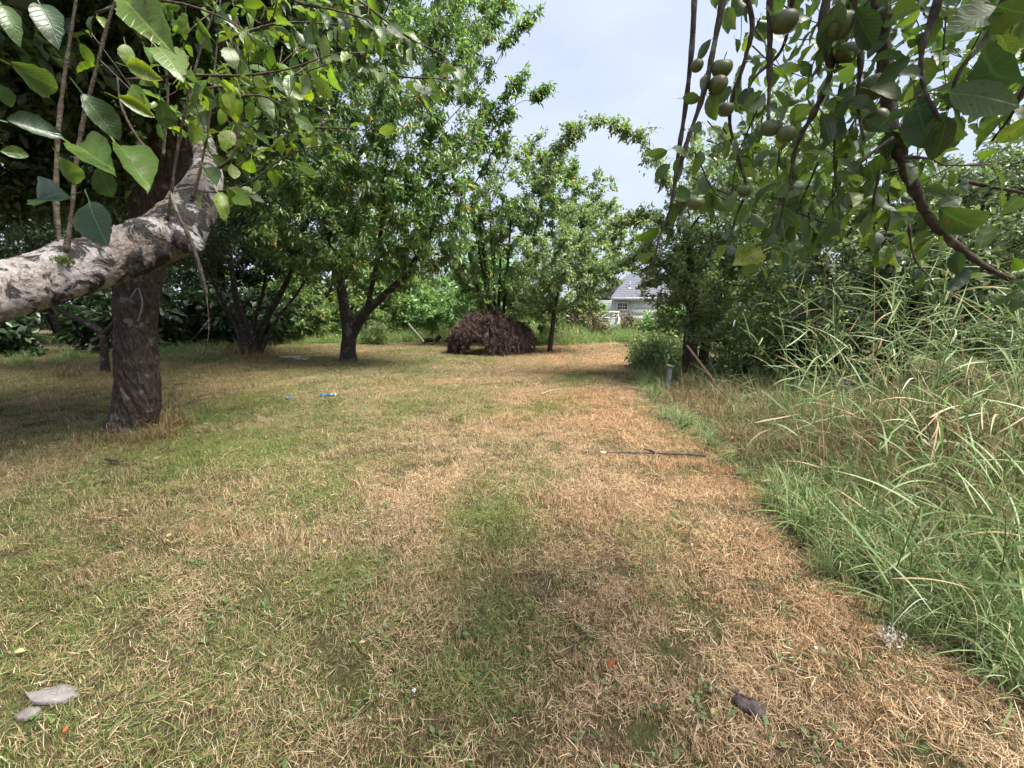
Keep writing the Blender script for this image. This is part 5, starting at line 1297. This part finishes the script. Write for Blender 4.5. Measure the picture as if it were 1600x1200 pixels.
for px, py, s in [(1060, 628, .9), (1085, 640, .9), (1120, 655, .9), (1150, 690, .8), (1180, 720, .8), (1250, 720, .9), (1300, 740, .9)]:
    tuft(px, py, s, 'heap of dead brown grass on the bank', 'dead grass heaps on the bank', TD, rg, 'dead_grass_heap')

# feathery seed head bent down onto the lawn edge
SEED = plain_mat('seed_head', (.42, .40, .34), (.62, .6, .54), 30)
def seed_head(px, py, label, rg, stem_px):
    c = ground_z(G(px, py)) + [0, 0, .06]; root = empty('seed_head', tuple(c), label, 'seed head')
    p = smooth_path([ground_z(G(*stem_px)), ground_z(G(*stem_px)) * .5 + c * .5 + [0, 0, .16], c + [.02, .02, .05], c], 6)
    mb = MB(); mb.tube(p, np.linspace(.002, .0012, len(p)), 4); mb.build('stalk', SEED, root, True)
    B = c + rg.normal(0, [.022, .02, .022], (170, 3)); V, Fc = leaf_arrays(rg, B, rg.normal(size=(170, 3)) + [-.4, 0, -.8], .014, .3, up=.3)
    add_mesh('florets', V, Fc, SEED, root, False, 3)['kind'] = 'stuff'
seed_head(1392, 1010, 'pale feathery seed head drooping onto the mown edge', rg, (1470, 975))
seed_head(1527, 1030, 'smaller pale seed head hanging over the dark grass hollow', rg, (1545, 960))

# ------------------------------------------------------------------ small things on the ground
wood = plain_mat('charred_wood', (.03, .022, .022), (.10, .08, .075), 30, .8)
def chunk():
    c = ground_z(G(1170, 1112)); root = empty('wood_chunk', tuple(c), 'dark weathered chunk of wood lying in the grass', 'wood')
    r = np.random.default_rng(5); mb = MB(); V = []; nx, ny = 9, 6
    L_, W_, H_ = .105, .06, .04
    pts = []
    for i in range(nx):
        t = i / (nx - 1) - .5; w = W_ * (1 - .35 * (2 * t) ** 4) * (1 + r.normal(0, .06)); h = H_ * (1 - .3 * (2 * t) ** 4) * (1 + r.normal(0, .08))
        for k in range(10):
            a = 2 * math.pi * k / 10; ca, sa = math.cos(a), math.sin(a)
            q = 1 / max(abs(ca), abs(sa)) ** .75
            pts.append([t * L_, ca * q * w / 2 * (1 + r.normal(0, .05)), sa * q * h / 2 * (1 + r.normal(0, .05)) + H_ * .55])
    V = np.array(pts); ang = R(-32); Rm = np.array([[math.cos(ang), -math.sin(ang), 0], [math.sin(ang), math.cos(ang), 0], [0, 0, 1]])
    idx = np.arange(nx * 10).reshape(nx, 10); Fq = [tuple(x) for x in np.stack([idx[:-1], np.roll(idx[:-1], -1, 1), np.roll(idx[1:], -1, 1), idx[1:]], -1).reshape(-1, 4)]
    Fq += [tuple(idx[0][::-1]), tuple(idx[-1])]
    mb.add(V @ Rm.T + c, Fq); mb.build('body', wood, root)
    for k in range(3):                       # splinters lifting off one side
        s = MB(); o = np.array([-.03 + .025 * k, .022, .036]); s.box((o @ Rm.T) + c, (.05, .008, .006), Matrix.Rotation(ang + .1 * k, 4, 'Z') @ Matrix.Rotation(.2, 4, 'Y')); s.build('splinter', wood, root)
chunk()

stone = plain_mat('flat_stone', (.12, .105, .10), (.20, .185, .18), 14, .85, bump=.5)
def flat_stone(px, py, rx, ry, label, seed):
    r = np.random.default_rng(seed); c = ground_z(G(px, py)); n = 18; V, Fc = [], []
    prof = [1 + r.normal(0, .10) for _ in range(n)]
    for ring, (s, z) in enumerate([(1.0, .008), (1.01, .020), (.95, .024), (.5, .025)]):
        for i in range(n):
            a = 2 * math.pi * i / n; V.append([c[0] + rx * s * prof[i] * math.cos(a), c[1] + ry * s * prof[i] * math.sin(a), c[2] + z + r.normal(0, .0015)])
    for j in range(3):
        for i in range(n): Fc.append((j * n + i, j * n + (i + 1) % n, (j + 1) * n + (i + 1) % n, (j + 1) * n + i))
    Fc.append(tuple(range(3 * n, 4 * n)))
    mb = MB(); mb.add(V, Fc); o = mb.build('flat_stone', stone); tag(o, label, 'stone')
flat_stone(86, 1092, .085, .042, 'large flat pale stone in the grass of the near corner', 3)
flat_stone(45, 1122, .034, .024, 'small flat stone next to the larger flat stone', 4)

# stick with a white tip, and a forked twig
rg = np.random.default_rng(91)
def stick(name, label, pts, rad, mat, side=None, tip=None, z=.045):
    p = smooth_path([ground_z(G(*q)) + [0, 0, z] for q in pts], 6)
    root = empty(name, tuple(p[0]), label, 'stick')
    twig(root, p, rad, mat, rg, 'shaft', 7)
    for sp_ in side or []: twig(root, smooth_path([ground_z(G(*q)) + [0, 0, z + .01] for q in sp_], 4), [rad[-1], rad[-1] * .4], mat, rg, 'side_twig', 5)
    if tip:
        mb = MB(); d = unit(p[0] - p[1]); mb.tube([p[0] - d * .01, p[0] + d * .05], [rad[0] * 1.6, rad[0] * 1.5], 8); mb.build('tip', plain_mat('white_tip', (.6, .6, .6), (.75, .75, .75), 20), root)
stick('fallen_stick', 'straight dark stick with a white end lying across the lawn edge', [(945, 713), (1000, 714), (1050, 716), (1102, 719)], [.006, .009, .014], wood, [[(1022, 715), (1012, 711), (1005, 709)]], True)
stick('forked_twig', 'crooked grey twig lying in the straw near the path', [(1092, 815), (1080, 835), (1076, 850), (1078, 865), (1085, 880)], [.003, .004, .004], M['bark_twig'], [[(1076, 850), (1066, 856), (1062, 850)], [(1078, 865), (1070, 868)]], z=.05)
stick('pale_branch', 'thin pale dead branch lying on the far lawn', [(845, 620), (865, 614), (890, 611)], [.012, .01, .006], plain_mat('pale_wood', (.2, .17, .13), (.28, .24, .19), 20))
stick('short_brown_stick', 'short brown stick lying left of the lawn centre near the shade', [(166, 725), (178, 727), (188, 728)], [.012, .012, .008], M['bark_twig'])

# crushed plastic bottles
def bottle(px, py, ln, label, yaw, full=True):
    c = ground_z(G(px, py)) + [0, 0, .05]; root = empty('plastic_bottle', tuple(c), label, 'bottle', None)
    pm, nt, N, L, out = new_mat('blue_plastic'); pb = N.new('ShaderNodeBsdfPrincipled')
    pb.inputs['Base Color'].default_value = (.06, .2, .3, 1); pb.inputs['Roughness'].default_value = .15; pb.inputs['Transmission Weight'].default_value = .45; L.new(pb.outputs[0], out.inputs['Surface'])
    r = np.random.default_rng(int(px)); d = np.array([math.cos(yaw), math.sin(yaw), .05]); ts = np.linspace(0, 1, 16)
    prof = np.interp(ts, [0, .05, .3, .42, .6, .75, .86, .9, 1], [.7, 1, .85, .6, .95, 1, .45, .38, .38]) * .034 * (ln / .24) ** .5 * (1 + r.normal(0, .07, 16))
    mb = MB(); mb.tube([c + d * ln * (t - .5) for t in ts], prof, 12); mb.build('body', pm, root, True)
    if full:
        mb = MB(); mb.tube([c + d * ln * .5, c + d * (ln * .5 + .016)], [.016, .016], 12); mb.build('cap', plain_mat('cap_white', (.7, .72, .75), (.8, .8, .82), 10, .4), root)
bottle(512, 623, .24, 'crushed blue plastic bottle lying on the lawn', .25)
bottle(453, 627, .12, 'small blue plastic scrap left of the crushed bottle', 1.0, False)

def rag(px, py, s, label, seed):
    r = np.random.default_rng(seed); c = ground_z(G(px, py)); n = 12; V, Fc = [], []
    for j in range(n):
        for i in range(n):
            u, v = i / (n - 1) - .5, j / (n - 1) - .5
            V.append([c[0] + u * s * 1.6 + r.normal(0, .01), c[1] + v * s + r.normal(0, .01), c[2] + .04 + .10 * s * abs(mnoise.noise(Vector((u * 6 + seed, v * 6, 0)))) * 3])
    for j in range(n - 1):
        for i in range(n - 1): a = j * n + i; Fc.append((a, a + 1, a + n + 1, a + n))
    mb = MB(); mb.add(V, Fc); o = mb.build('crumpled_rag', plain_mat('rag', (.28, .28, .3), (.5, .5, .53), 12), None, True)
    so = o.modifiers.new('solid', 'SOLIDIFY'); so.thickness = .006; tag(o, label, 'rag')
rag(455, 561, .32, 'crumpled grey-white rag in the shade near the cherry tree', 1)
rag(472, 564, .22, 'smaller crumpled pale rag on the cherry tree side of the other', 2)

# fallen leaves
rg = np.random.default_rng(95)
for k in range(46):
    if k < 30: px, py = rg.uniform(120, 620), rg.uniform(600, 900)
    else: px, py = rg.uniform(20, 1150), rg.uniform(640, 1150)
    g_ = ground_z(G(px, py)); a = rg.uniform(0, 6.28)
    o = leaf_obj(None, g_ + [0, 0, .035], [math.cos(a), math.sin(a), rg.normal(0, .15)], [rg.normal(0, .3), rg.normal(0, .3), 1], rg.uniform(.025, .045), 'leaf_fallen', rg, 'fallen_leaf')
    tag(o, 'small yellow or brown fallen leaf lying on the mown grass', 'leaf', 'fallen leaves on the lawn')
for px, py, l, lab in [(950, 1063, .045, 'bright orange-red fallen leaf on the straw right of the lawn centre'), (103, 1166, .022, 'orange fallen leaf below the flat pale stone')]:
    o = leaf_obj(None, ground_z(G(px, py)) + [0, 0, .05], [.3, .2, .5], [0, -.7, .6], l, 'leaf_orange', rg, 'fallen_leaf'); tag(o, lab, 'leaf')
for k, (px, py) in enumerate([(610, 833), (875, 955), (648, 1098), (1272, 1025), (845, 720)]):
    g_ = ground_z(G(px, py)); mb = MB(); r = np.random.default_rng(k)
    V = unit(r.normal(size=(14, 3))); import bmesh
    bm = bmesh.new(); bmesh.ops.create_icosphere(bm, subdivisions=2, radius=.008)
    for v in bm.verts: v.co *= 1 + r.normal(0, .15); v.co.z *= .6
    me = bpy.data.meshes.new('pebble'); bm.to_mesh(me); bm.free(); me.materials.append(bpy.data.materials.get('pebble_white') or plain_mat('pebble_white', (.3, .3, .3), (.45, .45, .45), 40))
    o = bpy.data.objects.new('pebble', me); COL.objects.link(o); o.location = g_ + [0, 0, .05]; tag(o, 'tiny white pebble on the mown grass', 'pebble', 'white pebbles on the lawn')

# posts, rusty pole, tag and pail on the bank
metal = plain_mat('grey_metal', (.14, .15, .17), (.24, .25, .28), 10, .5, .4)
rust = plain_mat('rusty_metal', (.03, .016, .012), (.085, .042, .03), 18, .75, .2)
def post(px, base_py, top_py, w, label, mat, capm=None):
    b = ground_z(G(px, base_py)); h = (base_py - top_py) / F * b[1]
    root = empty('fence_post', tuple(b), label, 'post')
    mb = MB(); wx = w
    mb.box(b + [0, 0, h / 2 - .05], (wx, wx * .25, h + .1)); mb.box(b + [wx * .38, wx * .5, h / 2 - .05], (wx * .24, wx * .75, h + .1)); mb.build('post_body', mat, root, bevel=.003)
    if capm:
        m2 = MB(); m2.box(b + [0, .02, h + .02], (wx * 1.5, wx * 1.5, .04), Matrix.Rotation(.2, 4, 'Y')); m2.build('cap', capm, root, bevel=.006)
post(1044, 612, 576, .075, 'short grey metal post with a pale cap beside the lawn edge', metal, plain_mat('pale_cap', (.16, .14, .10), (.24, .21, .15), 10))
post(1108, 604, 572, .06, 'grey metal post behind the slanting rusty pole', metal)
a_, b_ = P(1074, 541, 7.6), P(1153, 645, 6.3)
root = empty('rusty_pole', tuple(b_), 'dark rusty angle-iron pole slanting over the bank', 'pole')
mb = MB(); d = b_ - a_; q = Vector(d).to_track_quat('Z', 'X').to_matrix().to_4x4(); mb.box((a_ + b_) / 2, (.055, .008, np.linalg.norm(d)), q); mb.build('flange', rust, root)
mb = MB(); mb.box((a_ + b_) / 2 + np.array(q.to_3x3() @ Vector((.024, .026, 0))), (.008, .046, np.linalg.norm(d)), q); mb.build('web', rust, root)
white = plain_mat('white_plastic', (.6, .62, .64), (.75, .76, .78), 8, .5)
c = P(1147, 505, 7.4); root = empty('hanging_tag', tuple(c), 'small white plastic tag hanging from a branch in the dark hollow', 'tag')
mb = MB(); mb.box(c, (.022, .006, .11), Matrix.Rotation(.12, 4, 'Y')); mb.build('plate', white, root, bevel=.002)
mb = MB(); mb.tube(smooth_path([c + [0, 0, .055], c + [.01, 0, .2], c + [.03, .05, .45]], 5), np.full(11, .002), 5); mb.build('tie', M['bark_twig'], root)
c = ground_z(G(1310, 640)); root = empty('blue_pail', tuple(c), 'dark blue pail half hidden in the reeds', 'pail')
blue = plain_mat('blue_plastic_pail', (.015, .04, .085), (.03, .07, .13), 8, .35)
mb = MB(); mb.tube([c + [0, 0, -.02], c + [0, 0, .1], c + [0, 0, .26]], [.10, .115, .13], 20); mb.build('body', blue, root, True)
mb = MB(); mb.tube([c + [0, 0, .235], c + [0, 0, .262]], [.14, .14], 20); mb.build('rim', blue, root)

# leaning board, logs
c0, c1 = P(638, 506, 19), P(662, 534, 17.6)
root = empty('leaning_board', tuple(c1), 'pale weathered board leaning in the tall grass behind the lawn', 'board'); d = c1 - c0
mb = MB(); mb.box((c0 + c1) / 2, (.09, .03, np.linalg.norm(d)), Vector(d).to_track_quat('Z', 'X').to_matrix().to_4x4()); mb.build('plank', plain_mat('pale_board', (.42, .38, .33), (.6, .56, .5), 5), root)
for px, py, Y, r_, ln, a, lab in [(668, 524, 18.5, .10, .5, .15, 'short dark log in the grass beside the leaning board'), (684, 519, 19.5, .11, .4, .8, 'reddish log half upright near the leaning board')]:
    c = ground_z(P(px, py, Y)); c[2] += r_ + .12; root = empty('log', tuple(c), lab, 'log'); d = np.array([math.cos(a), 0, math.sin(a)])
    bark_tube('bark', np.array([c - d * ln / 2, c, c + d * ln / 2]), [r_, r_, r_ * .95], M['bark_trunk'], root, 14, 12, .1, 2, 5)
    mb = MB(); mb.tube([c + d * (ln / 2 - .02), c + d * (ln / 2 + .005)], [r_ * .93, r_ * .9], 14); mb.build('cut_end', plain_mat('cut_wood', (.22, .12, .08), (.36, .22, .15), 12), root)

# ------------------------------------------------------------------ houses beyond the orchard
wall_m = plain_mat('house_wall', (.55, .56, .56), (.66, .67, .67), 1.5, .8); roof_m = plain_mat('roof_shingle', (.085, .09, .11), (.15, .155, .19), 9, .9)
trim_m = plain_mat('white_trim', (.7, .71, .72), (.78, .79, .8), 3, .6); glass_m = plain_mat('window_glass', (.05, .06, .07), (.10, .12, .14), 2, .08, 0, .6, 0)
def house(x0, x1, y0, y1, eave, ridge, label, windows, panels, vent):
    root = empty('house', (x0, y0, 0), label, 'house')
    mb = MB(); mb.box(((x0 + x1) / 2, (y0 + y1) / 2, eave / 2), (x1 - x0, y1 - y0, eave)); mb.build('wall', wall_m, root)
    nlap = int(eave / .2)
    mb = MB()
    for k in range(nlap): mb.box(((x0 + x1) / 2, y0 - .012, .1 + k * .2), (x1 - x0 - .05, .02, .17), Matrix.Rotation(.04, 4, 'X'))
    mb.build('siding', wall_m, root)['kind'] = 'stuff'
    ov = .45; yc = (y0 + y1) / 2; hip = (y1 - y0) / 2
    V = [[x0 - ov, y0 - ov, eave], [x1 + ov, y0 - ov, eave], [x1 + ov, y1 + ov, eave], [x0 - ov, y1 + ov, eave], [x0 + hip * .55, yc, ridge], [x1 - hip * .55, yc, ridge]]
    V = np.array(V); lowv = V.copy(); lowv[:, 2] -= .02
    mb = MB(); mb.add(V + [0, 0, .16], [(0, 1, 5, 4), (1, 2, 5), (2, 3, 4, 5), (3, 0, 4), (3, 2, 1, 0)]); rf = mb.build('roof', roof_m, root)
    mb = MB()
    rows = 14
    for k in range(rows):
        t0, t1 = k / rows, (k + 1) / rows
        a0, a1 = V[0] * (1 - t0) + V[4] * t0, V[1] * (1 - t0) + V[5] * t0; b0, b1 = V[0] * (1 - t1) + V[4] * t1, V[1] * (1 - t1) + V[5] * t1
        up_ = np.array([0, -.01, .20])
        mb.add([a0 + up_, a1 + up_, b1 + up_ - [0, 0, .03], b0 + up_ - [0, 0, .03], a0 + [0, -.01, .17], a1 + [0, -.01, .17]], [(0, 1, 2, 3), (4, 5, 1, 0)])
    mb.build('shingle_courses', roof_m, rf)['kind'] = 'stuff'
    mb = MB(); mb.box(((x0 + x1) / 2, y0 - ov - .02, eave + .06), (x1 - x0 + 2 * ov, .04, .2)); mb.build('fascia', trim_m, root)
    for wx, wz, ww, wh in windows:
        mb = MB(); mb.box((wx, y0 - .04, wz), (ww, .03, wh)); w_ = mb.build('window', glass_m, root)
        mb = MB()
        for sx in (-1, 1): mb.box((wx + sx * (ww / 2 + .04), y0 - .06, wz), (.09, .07, wh + .16))
        for sz in (-1, 1): mb.box((wx, y0 - .063, wz + sz * (wh / 2 + .04)), (ww, .07, .09))
        for k in range(1, 4): mb.box((wx - ww / 2 + ww * k / 4, y0 - .058, wz), (.03, .03, wh))
        mb.box((wx, y0 - .058, wz), (ww, .028, .03)); mb.build('frame', trim_m, w_)
    for px0, px1, z1 in panels:
        mb = MB(); mb.box(((px0 + px1) / 2, y0 - .05, z1 / 2), (px1 - px0, .04, z1)); p_ = mb.build('garage_door', trim_m, root)
        for k in range(4):
            m2 = MB(); m2.box(((px0 + px1) / 2, y0 - .075, z1 * (k + .5) / 4), (px1 - px0 - .1, .02, z1 / 4 - .06)); m2.build('panel', trim_m, p_)
    if vent:
        m2 = MB(); m2.tube([(vent[0], vent[1], vent[2] - .3), (vent[0], vent[1], vent[2] + .55)], [.06, .06], 8); v_ = m2.build('vent_pipe', metal, root)
        m2 = MB(); m2.tube([(vent[0], vent[1], vent[2] - .1), (vent[0], vent[1], vent[2] + .02)], [.22, .09], 8); m2.build('flashing', trim_m, v_)
    return root
house(9.05, 20.5, 38, 47, 2.45, 4.9, 'white house with grey hip roof seen through the gap between apple trees', [(9.75, 1.85, .85, .55), (16, 1.6, 1.2, 1.0)], [(10.6, 13.4, 2.1)], (10.7, 39.4, 3.55))
house(-11, -4.4, 41, 49, 2.75, 5.4, 'house with pale grey roof mostly hidden behind the cherry foliage', [(-6, 1.6, 1.0, 1.0)], [], None)

# white trailer in the brambles
c = np.array([5.0, 22.6, 0.0]); root = empty('old_trailer', tuple(c), 'small white-sided trailer half buried in brambles below the white house', 'trailer')
mb = MB(); mb.box(c + [0, .6, .82], (1.5, 1.1, .62)); mb.build('body', white, root, bevel=.02)
mb = MB(); mb.box(c + [-.1, -.02, 1.42], (1.5, .12, .07)); mb.box(c + [-.78, .02, 1.2], (.06, .06, .5)); mb.box(c + [.6, .02, 1.2], (.06, .06, .5)); mb.build('rail', trim_m, root)
for sy in (-.05, 1.2):
    mb = MB(); cc = c + [.45, sy, .32]; mb.tube([cc + [0, -.09, 0], cc + [0, -.06, 0], cc + [0, .06, 0], cc + [0, .09, 0]], [.26, .31, .31, .26], 20); w_ = mb.build('wheel', plain_mat('tyre', (.02, .02, .022), (.05, .05, .05), 10, .8), root)
    mb = MB(); mb.tube([cc + [0, -.11, 0], cc + [0, -.085, 0]], [.15, .17], 14); mb.build('rim', metal, w_)
dead = leaf_mat('leaf_dead_bramble', [(0, (.09, .05, .035)), (.5, (.17, .10, .07)), (.8, (.10, .12, .05)), (1, (.2, .15, .1))], trans=.15)
bush('dead_bramble', 'brown dying bramble heaped over the white trailer', (5.9, 23.1), 1.1, .5, 1.5, 4200, .1, dead, 361, cat='bush', stems=60)
bush('dead_bramble', 'brown leafless bramble behind the slim apple stem', (3.5, 21.2), 1.5, .6, 1.5, 2600, .09, dead, 362, cat='bush', stems=70)
